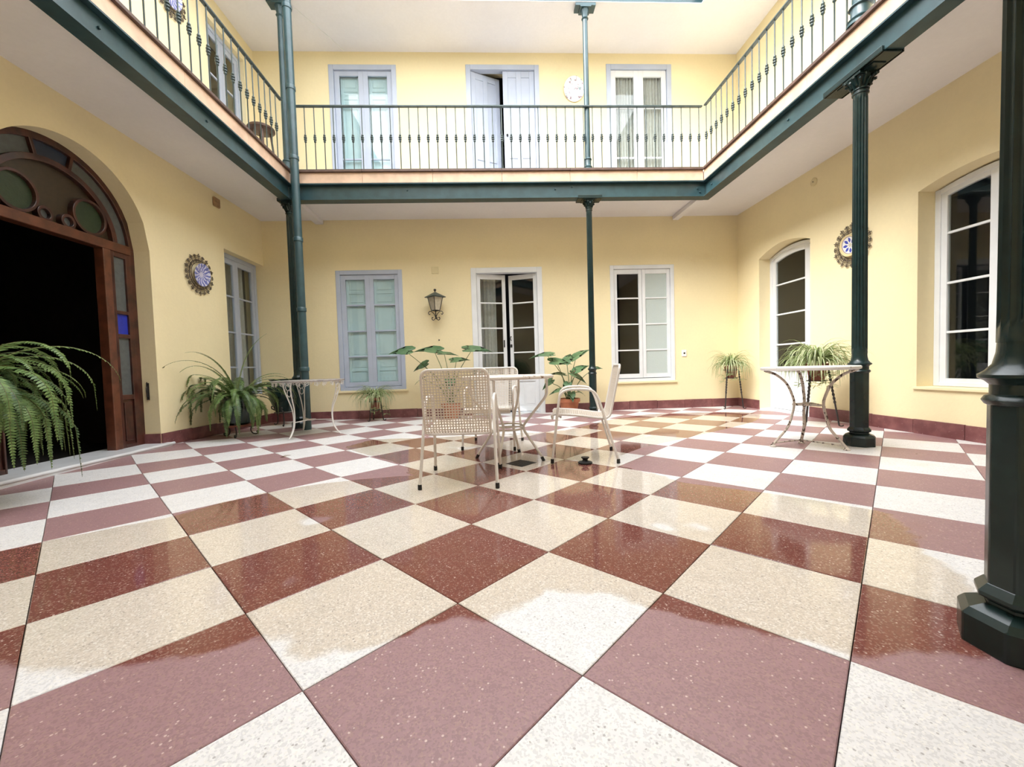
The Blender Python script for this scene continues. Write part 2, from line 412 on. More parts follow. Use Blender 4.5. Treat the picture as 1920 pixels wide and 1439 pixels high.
room('wall_back_room', XL-.1, XR+.1, YB+TH, YB+2.8, -.01, 3.1, '-y', M_int)
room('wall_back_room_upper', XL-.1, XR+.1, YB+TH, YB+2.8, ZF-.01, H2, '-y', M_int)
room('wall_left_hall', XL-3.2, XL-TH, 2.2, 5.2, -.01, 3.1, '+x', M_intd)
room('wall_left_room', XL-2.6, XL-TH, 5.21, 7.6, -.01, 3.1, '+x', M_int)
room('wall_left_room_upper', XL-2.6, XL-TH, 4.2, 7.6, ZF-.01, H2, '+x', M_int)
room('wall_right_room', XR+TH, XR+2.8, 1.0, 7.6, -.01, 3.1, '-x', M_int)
room('wall_front_room', XL, XR, YN-TH-2.5, YN-TH, -.01, 3.1, '+y', M_int)

# gallery slab (lower ceiling + upper walkway) and roof, as rings around the court
def ring(name, mat, z0, z1, out, inn):
    mb = MB(); x0, x1, y0, y1 = XL-out, XR+out, YN-out, YB+out; a0, a1, b0, b1 = OX0-inn, OX1+inn, OY0-inn, OY1+inn
    mb.box(x0, x1, b1, y1, z0, z1); mb.box(x0, x1, y0, b0, z0, z1); mb.box(x0, a0, b0, b1, z0, z1); mb.box(a1, x1, b0, b1, z0, z1)
    return mb.build(name, mat, kind='structure')
ring('ceiling_lower', M_ceil, H1, 3.345, -.0, .075)
ring('floor_gallery', M_ceil, 3.347, 3.49, -.0, .04)
ring('ceiling_upper', M_ceil, 5.7855, 6.05, .32, .16)
ring('ceiling_eaves', M_ceil, H2, 5.785, -.0, .0)
# stone fascia blocks and dark lip
def fascia(name, p0, p1, nrm, L0):
    p0, p1, nr = Vector(p0), Vector(p1), Vector(nrm); d = (p1-p0); Ln = d.length; d.normalize()
    root = thing(name, None, None, kind='structure')
    k = max(1, round(Ln/L0)); M = Matrix([[d.x, -nr.x, 0, p0.x], [d.y, -nr.y, 0, p0.y], [0, 0, 1, 0], [0, 0, 0, 1]])
    for i in range(k):
        a, b = Ln*i/k+.0015, Ln*(i+1)/k-.0015
        MB().box(a, b, .004+random.uniform(0, .002), .038, 3.347, 3.487, M).build('stone_slab', M_fascia, root, bevel=.003)
        MB().box(a, b, -.022, .16, 3.488, 3.52, M).build('edge_slab', M_lip, root, bevel=.004)
fascia('trim_1', (OX0, OY1, 0), (OX1, OY1, 0), (0, -1, 0), .95)
fascia('trim_2', (OX0, OY0, 0), (OX0, OY1, 0), (1, 0, 0), .95)
fascia('trim_3', (OX1, OY1, 0), (OX1, OY0, 0), (-1, 0, 0), .95)
fascia('trim_4', (OX1, OY0, 0), (OX0, OY0, 0), (0, 1, 0), .95)
ZB = 3.122
def beam(name, p0, p1, nrm, zb, zt, label, bolts=(), holes=0):
    p0, p1, nr = Vector(p0), Vector(p1), Vector(nrm); d = (p1-p0); Ln = d.length; d.normalize()
    M = Matrix([[d.x, -nr.x, 0, p0.x], [d.y, -nr.y, 0, p0.y], [0, 0, 1, 0], [0, 0, 0, 1]])
    root = thing(name, label, 'beam') if label else thing(name, None, None, kind='structure')
    MB().box(-.054, Ln+.054, .055, .075, zb+.014, zt-.0142, M).build('web', M_beam, root, bevel=.002)
    mb = MB(); e = .14 if abs(nr.y) > .5 else 0
    mb.add([M@Vector(q) for q in [(-e, 0, zb), (Ln+e, 0, zb), (Ln+e, .14, zb), (-e, .14, zb), (-e, 0, zb+.013), (Ln+e, 0, zb+.013), (Ln+e, .055, zb+.024), (-e, .055, zb+.024), (Ln+e, .14, zb+.013), (-e, .14, zb+.013)]],
           [(0, 1, 2, 3), (0, 1, 5, 4), (4, 5, 6, 7), (7, 6, 8, 9), (3, 2, 8, 9)])
    mb.build('bottom_flange', M_beam, root)
    MB().box(-e, Ln+e, 0, .14, zt-.014, zt, M).build('top_flange', M_beam, root)
    for (u, z) in bolts:
        b = MB(); b.lathe([(.0, 0), (.012, 0), (.012, .012), (.008, .016), (.0, .016)], 6, M=M@Matrix.Translation((u, .055, z))@Matrix.Rotation(PI/2, 4, 'X'))
        b.build('bolt', M_beam, root)
    return root
beam('steel_beam', (OX0, OY1, 0), (OX1, OY1, 0), (0, -1, 0), ZB, 3.345, 'green-grey steel beam across the back under the stone edge, facing the camera', [(1.55, 3.26), (3.62, 3.26), (3.86, 3.29), (5.67, 3.25), (5.71, 3.2)])
beam('steel_beam', (OX0, OY0, 0), (OX0, OY1, 0), (1, 0, 0), ZB, 3.345, 'green-grey steel beam running along the left gallery above the arched doorway', [(2.1, 3.25), (3.2, 3.25)])
beam('steel_beam', (OX1, OY1, 0), (OX1, OY0, 0), (-1, 0, 0), ZB, 3.345, 'green-grey steel beam running along the right gallery above the fluted column', [(1.6, 3.24), (.12, 3.24)])
beam('trim_7', (OX1, OY0, 0), (OX0, OY0, 0), (0, 1, 0), ZB, 3.345, None)
for nm, a_, b_, n_, lb in (('roof_beam', (OX0, OY1, 0), (OX1, OY1, 0), (0, -1, 0), 'upper green-grey beam along the very top edge of the picture'), ('trim_8', (OX0, OY0, 0), (OX0, OY1, 0), (1, 0, 0), None),
             ('trim_9', (OX1, OY1, 0), (OX1, OY0, 0), (-1, 0, 0), None), ('trim_10', (OX1, OY0, 0), (OX0, OY0, 0), (0, 1, 0), None)):
    beam(nm, a_, b_, n_, 5.787, 6.0, lb)
MB().box(3.05, 3.15, 5.94, YB, 3.115, H1-.002).build('trim_5', M_ceil, kind='structure', bevel=.004)
MB().box(-2.72, -2.60, 5.94, YB, 3.115, H1-.002).build('trim_6', M_ceil, kind='structure', bevel=.004)

# skirting: one piece per block
def skirt(name, p0, p1, nrm, gaps=()):
    p0, p1, nr = Vector(p0), Vector(p1), Vector(nrm); d = (p1-p0); Ln = d.length; d.normalize()
    M = Matrix([[d.x, -nr.x, 0, p0.x], [d.y, -nr.y, 0, p0.y], [0, 0, 1, 0], [0, 0, 0, 1]])
    root = thing(name, None, None, kind='structure'); edges = [0]+[g for gg in gaps for g in gg]+[Ln]
    for s in range(0, len(edges), 2):
        a, b = edges[s], edges[s+1]
        if b-a < .02: continue
        k = max(1, round((b-a)/.44))
        for i in range(k):
            u0, u1 = a+(b-a)*i/k+.002, a+(b-a)*(i+1)/k-.002
            z0 = gh(*(M@Vector((u0, 0, 0))).xy)
            MB().box(u0, u1, -.016-random.uniform(0, .003), .0, z0-.005, .138+z0+random.uniform(-.003, .003), M).build('skirting_block', M_skirt, root, bevel=.003)
skirt('baseboard_back', (XL, YB, 0), (XR, YB, 0), (0, -1, 0), [(ub(-.30), ub(.86))])
skirt('baseboard_left', (XL, YN, 0), (XL, YB, 0), (1, 0, 0), [(ul(3.04), ul(4.54))])
skirt('baseboard_right', (XR, YB, 0), (XR, YN, 0), (-1, 0, 0), [(RD[0], RD[1])])
mb = MB(); mb.box(XL-.16, XL-.001, 4.526, 4.539, 0, .165); mb.build('baseboard_arch', M_skirt, kind='structure')

# ---------------------------------------------------------------- windows and doors
def glaze(leaf, u0, u1, zs, y, mat, top=None):
    for k in range(len(zs)-1):
        z0, z1 = zs[k], zs[k+1]; mb = MB()
        if top and k == len(zs)-2:
            n = 8; poly = [(u0-.004, z0-.004), (u1+.004, z0-.004)]+[(u1-(u1-u0)*i/n, top(u1-(u1-u0)*i/n)+.004) for i in range(n+1)]
            mb.prism(poly, y, y+.004)
        else: mb.box(u0-.004, u1+.004, y, y+.004, z0-.004, z1+.004)
        mb.build('pane', mat[k] if isinstance(mat, list) else mat, leaf)
def make_leaf(root, u0, u1, z0, z1, bars, mat, gl, y0=.0, angle=0, hinge='L', st=.065, bottom=.09, topr=.075, panels=0, arch=None, th=.035, bar=.022):
    """one casement leaf; u,z in the frame of root; bars = heights of glazing bars"""
    hu = u0 if hinge == 'L' else u1
    W0, W1 = u0-hu, u1-hu
    mb = MB(); A = (lambda u: arch(u+hu)) if arch else (lambda u: z1)
    mb.box(W0, W0+st, 0, th, z0, A(W0+st)-.0 if arch else z1); mb.box(W1-st, W1, 0, th, z0, A(W1-st) if arch else z1)
    mb.box(W0+st, W1-st, 0, th, z0, z0+bottom)
    a, b = W0+st, W1-st; n = 8 if arch else 1
    poly = [(a+(b-a)*i/n, A(a+(b-a)*i/n)-topr) for i in range(n+1)]+[(b-(b-a)*i/n, A(b-(b-a)*i/n)) for i in range(n+1)]
    mb.prism(poly, 0, th)
    for zb_ in bars: mb.box(a, b, .004, th-.004, zb_-bar/2, zb_+bar/2)
    if panels:
        mb.box(a, b, 0, th, z0+panels-.035, z0+panels+.035)
    leaf = mb.build('leaf', mat, root, loc=(hu, y0, 0), bevel=.003)
    leaf.rotation_euler.z = angle if hinge == 'L' else -angle
    zlo = z0+(panels+.035 if panels else bottom)
    zs = [zlo]+[q for q in bars]+[(A((a+b)/2)-topr)]
    if gl: glaze(leaf, a, b, zs, .016, gl, (lambda u: A(u)-topr) if arch else None)
    if panels:
        pm = MB(); w_ = (b-a); zb0, zb1 = z0+bottom, z0+panels-.035
        pm.box(a-.003, b+.003, .012, .026, zb0, zb1)
        for q in range(2): pm.box(a+w_*q/2+.018, a+w_*(q+1)/2-.018, .006, .014, zb0+.035, zb1-.035)
        pm.build('panel', mat, leaf, bevel=.004)
    return leaf
def frame(root, W, z0, z1, mat, fw_=.07, y0=-.012, y1=.10, sill=True, arch=None, threshold=False):
    mb = MB(); A = arch or (lambda u: z1)
    n = 16 if arch else 1
    mb.box(0, fw_, y0, y1, z0, A(fw_)); mb.box(W-fw_, W, y0, y1, z0, A(W-fw_))
    a, b = fw_, W-fw_
    mb.prism([(a+(b-a)*i/n, A(a+(b-a)*i/n)-fw_) for i in range(n+1)]+[(b-(b-a)*i/n, A(b-(b-a)*i/n)) for i in range(n+1)], y0, y1)
    if sill: mb.box(a, b, y0, y1, z0, z0+fw_*.8)
    # inner stop moulding
    t = .018
    mb.box(fw_, fw_+t, .03, y1, z0, A(fw_)-fw_); mb.box(W-fw_-t, W-fw_, .03, y1, z0, A(W-fw_)-fw_)
    return mb.build('frame', mat, root, bevel=.005)
def shutter(root, u0, u1, z0, z1, y, mats, splits, name='shutter'):
    mb = MB(); st = .045; zz = [z0]+splits+[z1]
    mb.box(u0, u0+st, y, y+.022, z0, z1); mb.box(u1-st, u1, y, y+.022, z0, z1)
    for z in zz: mb.box(u0+st, u1-st, y, y+.022, max(z0, z-st/2), min(z1, z+st/2))
    sh = mb.build(name, mats, root, bevel=.003)
    for k in range(len(zz)-1):
        p = MB(); p.box(u0+st-.004, u1-st+.004, y+.01, y+.018, zz[k]+.01, zz[k+1]-.01)
        p.box(u0+st+.02, u1-st-.02, y+.004, y+.012, zz[k]+st/2+.02, zz[k+1]-st/2-.02)
        p.build('panel', mats, sh, bevel=.004)
    return sh
bars4 = lambda a, b: [a+(b-a)*k/4 for k in (1, 2, 3)]

# window_1: back wall, left, shutters closed behind the glass
w1 = thing('window_1', None, None, (-2.45, YB, 0), 0, kind='structure')
frame(w1, 1.05, .46, 2.385, M_fr, .068)
B1 = [1.007, 1.417, 1.833]
make_leaf(w1, .07, .525, .52, 2.315, B1, M_fr, M_glass, .012, st=.075, bottom=.075)
make_leaf(w1, .525, .98, .52, 2.315, B1, M_fr, M_glass, .012, hinge='R', st=.06, bottom=.075)
for a, b in ((.13, .47), (.575, .93)): shutter(w1, a, b, .56, 2.28, .052, M_shut, [.79, 1.0, 1.84, 2.04])
MB().box(-.03, 1.08, -.028, .05, .43, .462).build('window_sill', M_yel, w1, bevel=.004)
# window_2: back wall, right
w2 = thing('window_2', None, None, (1.985, YB, 0), 0, kind='structure')
frame(w2, 1.075, .465, 2.39, M_frw, .062)
B2 = [.988, 1.419, 1.849]
make_leaf(w2, .064, .535, .525, 2.325, B2, M_frw, M_glass, .012, st=.055, bottom=.07)
make_leaf(w2, .54, 1.01, .525, 2.325, B2, M_frw, M_obsc, .012, hinge='R', st=.055, bottom=.07)
shutter(w2, .585, .965, .56, 2.28, .052, M_shut, [.93, 1.9, 2.1])
MB().box(-.03, 1.10, -.028, .05, .435, .467).build('window_sill', M_yel, w2, bevel=.004)
# door_1: back wall centre, both leaves ajar inwards
d1 = thing('door_1', None, None, (-.30, YB, 0), 0, kind='structure')
frame(d1, 1.16, 0, 2.39, M_frw, .085, sill=False)
B3 = [1.01, 1.42, 1.835]
lf = make_leaf(d1, .09, .575, .02, 2.30, B3, M_frw, M_glass, .045, angle=R(13), st=.058, bottom=.09, panels=.54)
MB().box(.428, .446, -.016, .0, 1.10, 1.22).build('lock_plate', M_rub, lf)
lr = make_leaf(d1, .585, 1.07, .02, 2.30, B3, M_frw, M_glass, .045, angle=R(21), hinge='R', st=.058, bottom=.09, panels=.54)
k = MB(); k.box(-.475, -.445, -.02, .0, 1.10, 1.15); k.tube([(-.46, 0, 1.22), (-.46, -.04, 1.22), (-.46, -.05, 1.25), (-.46, -.03, 1.28), (-.46, 0, 1.28)], .007); k.build('door_handle', M_rub, lr)
MB().box(.0, 1.16, -.02, .12, 0, .012).build('threshold', M_marb, d1)
# upper doors on the balcony
def upper_door(name, x0, W, zt, kind_):
    r_ = thing(name, None, None, (x0, YB, 0), 0, kind='structure')
    frame(r_, W, ZF, zt, M_fr, .075, sill=False); c = W/2
    if kind_ == 'shut':
        BB = [ZF+.62, ZF+1.02, ZF+1.45]
        make_leaf(r_, .078, c, ZF+.02, zt-.08, BB[:1]+BB[2:], M_fr, M_glass, .02, st=.075, bottom=.12)
        make_leaf(r_, c, W-.078, ZF+.02, zt-.08, BB[:1]+BB[2:], M_fr, M_glass, .02, hinge='R', st=.075, bottom=.12)
        for a, b in ((.15, c-.07), (c+.07, W-.15)): shutter(r_, a, b, ZF+.1, zt-.14, .08, M_shut, [ZF+.3, ZF+.42, ZF+1.6, ZF+1.72])
    elif kind_ == 'wood':
        for (a, b, hg, an) in ((.078, c, 'L', R(24)), (c+.002, W-.078, 'R', 0)):
            hu = a if hg == 'L' else b; mb = MB(); w0, w1_ = a-hu, b-hu; z0, z1 = ZF+.02, zt-.08
            mb.box(w0, w1_, .012, .03, z0, z1)
            for u in (w0, (w0+w1_)/2-.04, w1_-.08): mb.box(u, u+.08, .0, .04, z0, z1)
            rw = (w1_-w0)/2
            for z in (z0, z0+.40, z0+.60, z1-.10):
                mb.box(w0+.08, (w0+w1_)/2-.04, .001, .039, z, z+.1); mb.box((w0+w1_)/2+.04, w1_-.08, .001, .039, z, z+.1)
            lf_ = mb.build('leaf', M_fr, r_, loc=(hu, .02, 0), bevel=.004); lf_.rotation_euler.z = an
            if hg == 'R': MB().lathe([(.0, 0), (.014, 0), (.018, .02), (.0, .03)], 10, M=Matrix.Translation((w0+.05, 0, ZF+.98))@Matrix.Rotation(PI/2, 4, 'X')).build('knob', M_rub, lf_, smooth=True)
    else:
        for (a, b, hg) in ((.078, c, 'L'), (c, W-.078, 'R')):
            make_leaf(r_, a, b, ZF+.02, zt-.08, [ZF+.62, ZF+1.42], M_frw, M_glass, .02, hinge=hg, st=.08, bottom=.3, topr=.1)
    return r_
upper_door('door_2', -2.415, 1.048, 5.58, 'shut'); upper_door('door_3', -.275, 1.172, 5.59, 'wood'); upper_door('door_4', 1.988, 1.073, 5.61, 'glass')
def curtain(u0, u1, z0, z1, y, amp=.018, folds=7, name='curtain', loc=(0, 0, 0), rz=0, label='', grp=None, gather=0):
    mb = MB(); n = folds*8; vs = []; fs = []
    for j, z in enumerate((z0, (z0+z1)/2, z1)):
        for i in range(n+1):
            t = i/n; u = u0+(u1-u0)*t; vs.append((u+math.sin(t*folds*4*PI)*.004, y+amp*math.sin(t*folds*2*PI+.3*j)+amp*.4*math.sin(t*folds*5+j), z))
    for j in range(2):
        for i in range(n): fs.append((j*(n+1)+i, j*(n+1)+i+1, (j+1)*(n+1)+i+1, (j+1)*(n+1)+i))
    mb.add(vs, fs); o = mb.build(name, M_curt, smooth=True, angle=80, loc=loc, rz=rz); tag(o, label, 'curtain', grp); return o
curtain(.15, .49, ZF+.15, 5.46, .09, loc=(1.988, YB, 0), label='pale gathered curtain in the left leaf of the right upper balcony door')
curtain(.58, .93, ZF+.15, 5.46, .09, loc=(1.988, YB, 0), label='pale gathered curtain in the right leaf of the right upper balcony door')
curtain(.10, .40, .08, 2.3, .26, .03, 5, loc=(-.30, YB, 0), label='white curtain hanging behind the left leaf of the open back door')
curtain(5.95, 6.62, .5, 2.4, .0, .02, 8, loc=(XL-.42, 0, 0), rz=0, label='x') if False else None
# window_3: left wall near the corner
w3 = thing('window_3', None, None, (XL-.11, 5.76, 0), PI/2, kind='structure')
frame(w3, .955, .46, 2.48, M_fr, .06, -.0, .08)
B4 = [.87, 1.27, 1.67, 2.05]
B4 = [.90, 1.31, 1.73, 2.0]
make_leaf(w3, .06, .44, .51, 2.42, [.88, 1.38, 1.89], M_fr, M_glass, .01, st=.06, bottom=.07)
make_leaf(w3, .44, .895, .51, 2.42, [.88, 1.38, 1.89], M_fr, M_glass, .01, hinge='R', st=.06, bottom=.07)
curtain(.1, .86, .5, 2.4, .16, .02, 9, loc=(XL-.11, 5.76, 0), rz=PI/2, label='grey-white curtain behind the glass of the left corner window')
# door_5: upper left balcony door with glass
d5 = thing('door_5', None, None, (XL-.06, 5.66, 0), PI/2, kind='structure')
frame(d5, .82, ZF, 5.45, M_fr, .06, 0, .08, sill=False)
make_leaf(d5, .06, .40, ZF+.02, 5.39, [ZF+.75, ZF+1.3], M_fr, M_glass, .01, st=.06, bottom=.3)
make_leaf(d5, .40, .76, ZF+.02, 5.39, [ZF+.75, ZF+1.3], M_fr, M_glass, .01, hinge='R', st=.06, bottom=.3)
# door_6: right wall, shallow-arched, glass leaves
d6 = thing('door_6', None, None, (XR+.17, 6.18, 0), -PI/2, kind='structure')
Wd = RD[1]-RD[0]; sd = seg(0, Wd, 2.30, .10)
frame(d6, Wd, 0, 2.41, M_frw, .045, 0, .09, sill=False, arch=sd)
make_leaf(d6, .045, .775, .02, 2.3, [.985, 1.435, 1.88], M_frw, M_glass, .01, st=.075, bottom=.1, panels=.60, arch=lambda u: sd(u)-.045)
make_leaf(d6, .775, Wd-.045, .02, 2.3, [.985, 1.435, 1.88], M_frw, M_glass, .01, hinge='R', st=.06, bottom=.1, panels=.60, arch=lambda u: sd(u)-.045)
MB().box(0, Wd, -.17, .1, 0, .015).build('threshold', M_marb, d6)
# window_4: right wall big window
w4 = thing('window_4', None, None, (XR+.17, 3.82, 0), -PI/2, kind='structure')
Ww = RW[1]-RW[0]; sw = seg(0, Ww, 2.325, .065)
frame(w4, Ww, .46, 2.39, M_frw, .05, 0, .09, arch=sw)
make_leaf(w4, .045, .49, .475, 2.3, [.975, 1.44, 1.91], M_frw, M_glass, .012, st=.055, bottom=.06, topr=.06, arch=lambda u: sw(u)-.03)
make_leaf(w4, .49, Ww-.045, .475, 2.3, [.975, 1.44, 1.91], M_frw, M_glass, .012, hinge='R', st=.055, bottom=.06, topr=.06, arch=lambda u: sw(u)-.03)
MB().box(-.02, Ww+.02, -.19, .01, .432, .458).build('window_sill', M_yel, w4, bevel=.004)
# near wall openings (behind the camera)
d7 = thing('door_7', None, None, (XR-1.0, YN, 0), PI, kind='structure'); frame(d7, 1.1, 0, 2.39, M_frw, .085, sill=False)
make_leaf(d7, .09, .55, .02, 2.3, B3, M_frw, M_glass, .03, panels=.54); make_leaf(d7, .55, 1.01, .02, 2.3, B3, M_frw, M_glass, .03, hinge='R', panels=.54)
w5 = thing('window_5', None, None, (XR-4.6, YN, 0), PI, kind='structure'); frame(w5, 1.1, .46, 2.39, M_frw, .068)
make_leaf(w5, .07, .55, .52, 2.32, B1, M_frw, M_glass, .012); make_leaf(w5, .55, 1.03, .52, 2.32, B1, M_frw, M_glass, .012, hinge='R')

# timber arched doorway in the left wall
ad = thing('door_8', None, None, (XL-.16, 0, 0), PI/2, kind='structure')
cy, cz, Rr = ARC
mb = MB(); mb.band((cy, cz), Rr-.055, Rr+.004, 0, PI, 0, .09, 40)
mb.box(cy-Rr-.004, cy-Rr+.055, 0, .09, 0, cz); mb.box(cy+Rr-.055, cy+Rr+.004, 0, .09, 0, cz); mb.build('frame', M_wood, ad, bevel=.004)
MB().box(cy-Rr+.05, cy+Rr-.05, -.012, .09, 2.035, 2.125).build('transom', M_woodL, ad, bevel=.006)
fl = MB(); fl.band((cy, cz), .525, .575, R(4), R(176), 0, .07, 40)
for a in (76, 104):
    a = R(a); c, s_ = math.cos(a), math.sin(a)
    Mx = Matrix.Translation((cy+c*.635, 0, cz+s_*.635))@Matrix.Rotation(-a, 4, 'Y'); fl.box(-.07, .07, 0, .06, -.014, .014, Mx)
RG = [(4.09, 2.285, .14), (3.49, 2.285, .14), (3.695, 2.175, .04), (3.885, 2.175, .04)]
for (u, z, r) in RG: fl.band((u, z), r, r+.024, 0, 2*PI, -.004, .05, 28)
fan = fl.build('fanlight', M_wood, ad, bevel=.003)
for (a0, a1, mt) in ((R(2), R(75), M_gclear), (R(77), R(103), M_gblue), (R(105), R(178), M_gclear)):
    MB().band((cy, cz), .57, .70, a0, a1, .03, .036, 20).build('pane', mt, fan)
p = MB(); n = 30; p.prism([(cy+.53*math.cos(PI*i/n), cz+.53*math.sin(PI*i/n)) for i in range(n+1)], .045, .05); p.build('pane', M_gbrown, fan)
for (u, z, r), mt in zip(RG, (M_ggreen, M_ggreen, M_gclear, M_gclear)):
    p = MB(); p.prism([(u+r*1.02*math.cos(2*PI*i/24), z+r*1.02*math.sin(2*PI*i/24)) for i in range(24)], .028, .034); p.build('pane', mt, fan)
for sgn in (1, -1):
    q = lambda u: cy+sgn*u
    bb = lambda mb, a, b, *r_: mb.box(min(q(a), q(b)), max(q(a), q(b)), *r_)
    
    if sgn > 0: mb = MB(); bb(mb, .395, .475, -.01, .08, 0, 2.035); mb.build('post', M_woodL, ad, bevel=.006)
    mb = MB()
    bb(mb, .475 if sgn > 0 else .50, .515, .0, .05 if sgn > 0 else .03, 0, 2.035); bb(mb, .645, .70, 0, .05, 0, 2.035)
    for z0, z1 in ((0, .10), (.55, .60), (1.175, 1.215), (1.415, 1.45), (1.985, 2.035)): bb(mb, .515, .645, 0, .05, z0, z1)
    sl = mb.build('sidelight', M_wood, ad, bevel=.004)
    for z0, z1, mt in ((.6, 1.175, M_gclear), (1.215, 1.415, M_gblue2), (1.45, 1.985, M_gclear)):
        mb = MB(); bb(mb, .51, .65, .02, .026, z0-.005, z1+.005); mb.build('pane', mt, sl)
    mb = MB(); bb(mb, .512, .648, .018, .04, .095, .555); bb(mb, .535, .625, .006, .02, .13, .52); mb.build('panel', M_wood, sl, bevel=.005)
ms = MB(); zt_ = .062
ms.box(XL-.35, XL, 3.045, 4.535, -.02, zt_-.012); ms.box(XL, XL+.07, 3.0, 4.60, -.02, zt_-.012); st = ms.build('marble_step', M_marb, bevel=.004); tag(st, 'worn white marble step across the foot of the arched timber doorway', 'step')
nb = MB(); nb.tube([(XL+.062, 2.96, zt_-.016), (XL+.062, 4.63, zt_-.016)], .017, 12); nb.box(XL-.35, XL, 3.045, 4.535, zt_-.02, zt_); nb.box(XL+.0002, XL+.062, 3.0, 4.60, zt_-.02, zt_); nb.build('rounded_nosing', M_marb, st, smooth=True)
# faint furniture in the hall
ar = thing('wardrobe', 'dark tall wardrobe standing in the unlit hall beyond the arched doorway', 'wardrobe', (XL-2.6, 4.3, 0))
MB().box(-.3, .3, -.5, .5, 0, 2.0).build('body', M_wood, ar, bevel=.01)
for s_ in (-1, 1): MB().box(.3, .325, min(.01*s_, .48*s_), max(.01*s_, .48*s_), .12, 1.92).build('door', M_wood, ar, bevel=.01)
MB().box(-.33, .35, -.54, .54, 2.0, 2.08).build('cornice', M_wood, ar, bevel=.01)

# ---------------------------------------------------------------- columns
def column(name, label, x, y, S=1.0, along='x', plate=.28, z0=0, fl=16):
    t = thing(name, label, 'column', (x, y, z0)); S_ = S
    o8 = PI/8; c8 = 1/math.cos(o8)
    b = MB(); b.lathe([(.108*S_*c8, -.004), (.108*S_*c8, .075), (.095*S_*c8, .092), (.066*S_*c8, .108)], 8, ph=o8); b.build('plinth', M_col, t, bevel=.006)
    b = MB(); b.lathe([(.064*S_*c8, .105), (.064*S_*c8, .118), (.080*S_*c8, .128), (.080*S_*c8, .140), (.064*S_*c8, .162)], 8, ph=o8); b.build('base_moulding', M_col, t, bevel=.003)
    b = MB(); b.lathe([(.064*S_*c8, .155), (.064*S_*c8, .635)], 8, ph=o8); b.build('pedestal', M_col, t, bevel=.005)
    b = MB(); b.lathe([(.062*S_, .625), (.072*S_, .632), (.077*S_, .642), (.072*S_, .652), (.064*S_, .657), (.064*S_, .682), (.072*S_, .692), (.084*S_, .700), (.084*S_, .708), (.072*S_, .718), (.060*S_, .735), (.054*S_, .765), (.052*S_, .80)], 32); b.build('ring_moulding', M_col, t, smooth=True)
    def fr(a, z):
        if z < .83 or z > 2.93: return 1
        q = abs(math.sin(a*fl/2)); return 1-.17*min(1, q*1.15)**.8
    zs = [.79, .825, .85, 1.6, 2.3, 2.91, 2.935, 2.96]
    b = MB(); b.lathe([((.0555-.006*(z/3))*S_, z) for z in zs], fl*6, rf=fr); b.build('shaft', M_col, t, smooth=True, angle=60)
    b = MB(); b.lathe([(.050*S_, 2.955), (.058*S_, 2.96), (.058*S_, 2.972), (.050*S_, 2.978), (.050*S_, 2.985), (.060*S_, 2.99), (.060*S_, 2.998), (.050*S_, 3.004), (.054*S_, 3.03), (.072*S_, 3.07), (.085*S_, 3.085)], 32)
    for k in range(8):
        a = 2*PI*k/8; d = Vector((math.cos(a), math.sin(a), 0))
        b.tube([d*.050*S_+Vector((0, 0, 3.0)), d*.064*S_+Vector((0, 0, 3.025)), d*.078*S_+Vector((0, 0, 3.048)), d*.094*S_+Vector((0, 0, 3.058)), d*.098*S_+Vector((0, 0, 3.046)), d*.088*S_+Vector((0, 0, 3.042))], lambda q: .016*S_*(1-.45*q), 6, flat=.6)
        a += PI/8; d = Vector((math.cos(a), math.sin(a), 0))
        b.tube([d*.055*S_+Vector((0, 0, 3.02)), d*.074*S_+Vector((0, 0, 3.055)), d*.092*S_+Vector((0, 0, 3.075)), d*.106*S_+Vector((0, 0, 3.076)), d*.104*S_+Vector((0, 0, 3.064))], lambda q: .012*S_*(1-.3*q), 6)
    b.build('capital', M_col, t, smooth=True)
    b = MB(); hw = .085*S_
    b.box(-hw, hw, -hw, hw, 3.083, 3.104)
    L, Wd_ = plate, .085
    X = (L, Wd_) if along == 'x' else (Wd_, L)
    b.box(-X[0]*.62, X[0]*.62, -X[1] if along == 'x' else -X[1]*.62, X[1] if along == 'x' else X[1]*.62, 3.098, 3.108)
    b.box(-X[0], X[0], -X[1], X[1], 3.106, 3.122)
    for s_ in (-1, 1):
        if along == 'x': b.box(-X[0], X[0], s_*.08-.012, s_*.08+.012, 3.106, 3.150)
        else: b.box(s_*.08-.012, s_*.08+.012, -X[1], X[1], 3.106, 3.150)
    b.build('bracket_plate', M_col, t, bevel=.003)
    return t
column('iron_column', 'glossy dark green iron column with octagonal foot filling the right edge of the picture', 1.35, .965, 1.08)
column('iron_column', 'dark green fluted iron column beside the round-topped table on the right', 3.155, 3.38, 1.0, 'y')
column('iron_column', 'slim dark green iron column between the back door and the right back window', 1.45, 5.875, .80, 'x', .17)
column('iron_column', 'dark green corner column half hidden behind the round drainpipe at the left', -2.72, 5.875, .9, 'x', .12)
def upper_column(x, y, label, S=1):
    t = thing('gallery_column', label, 'column', (x, y, ZF))
    b = MB(); b.lathe([(.066*S, 0), (.066*S, .02), (.058*S, .03), (.064*S, .045), (.050*S, .06), (.046*S, .07), (.046*S, .14), (.056*S, .15), (.050*S, .165), (.040*S, .175)], 24); b.build('base', M_beam, t, smooth=True)
    b = MB(); b.lathe([(.040*S, .17), (.034*S, 2.08)], 24); b.build('shaft', M_beam, t, smooth=True)
    b = MB(); b.lathe([(.035*S, 2.07), (.048*S, 2.085), (.036*S, 2.10), (.040*S, 2.14), (.060*S, 2.20)], 24); b.box(-.075*S, .075*S, -.075*S, .075*S, 2.2, 2.22); b.box(-.14, .14, -.07, .07, 2.22, 2.256); b.build('capital', M_beam, t, smooth=True)
upper_column(1.45, 5.875, 'slim blue-green upper column rising from the back balcony beside the oval plate')
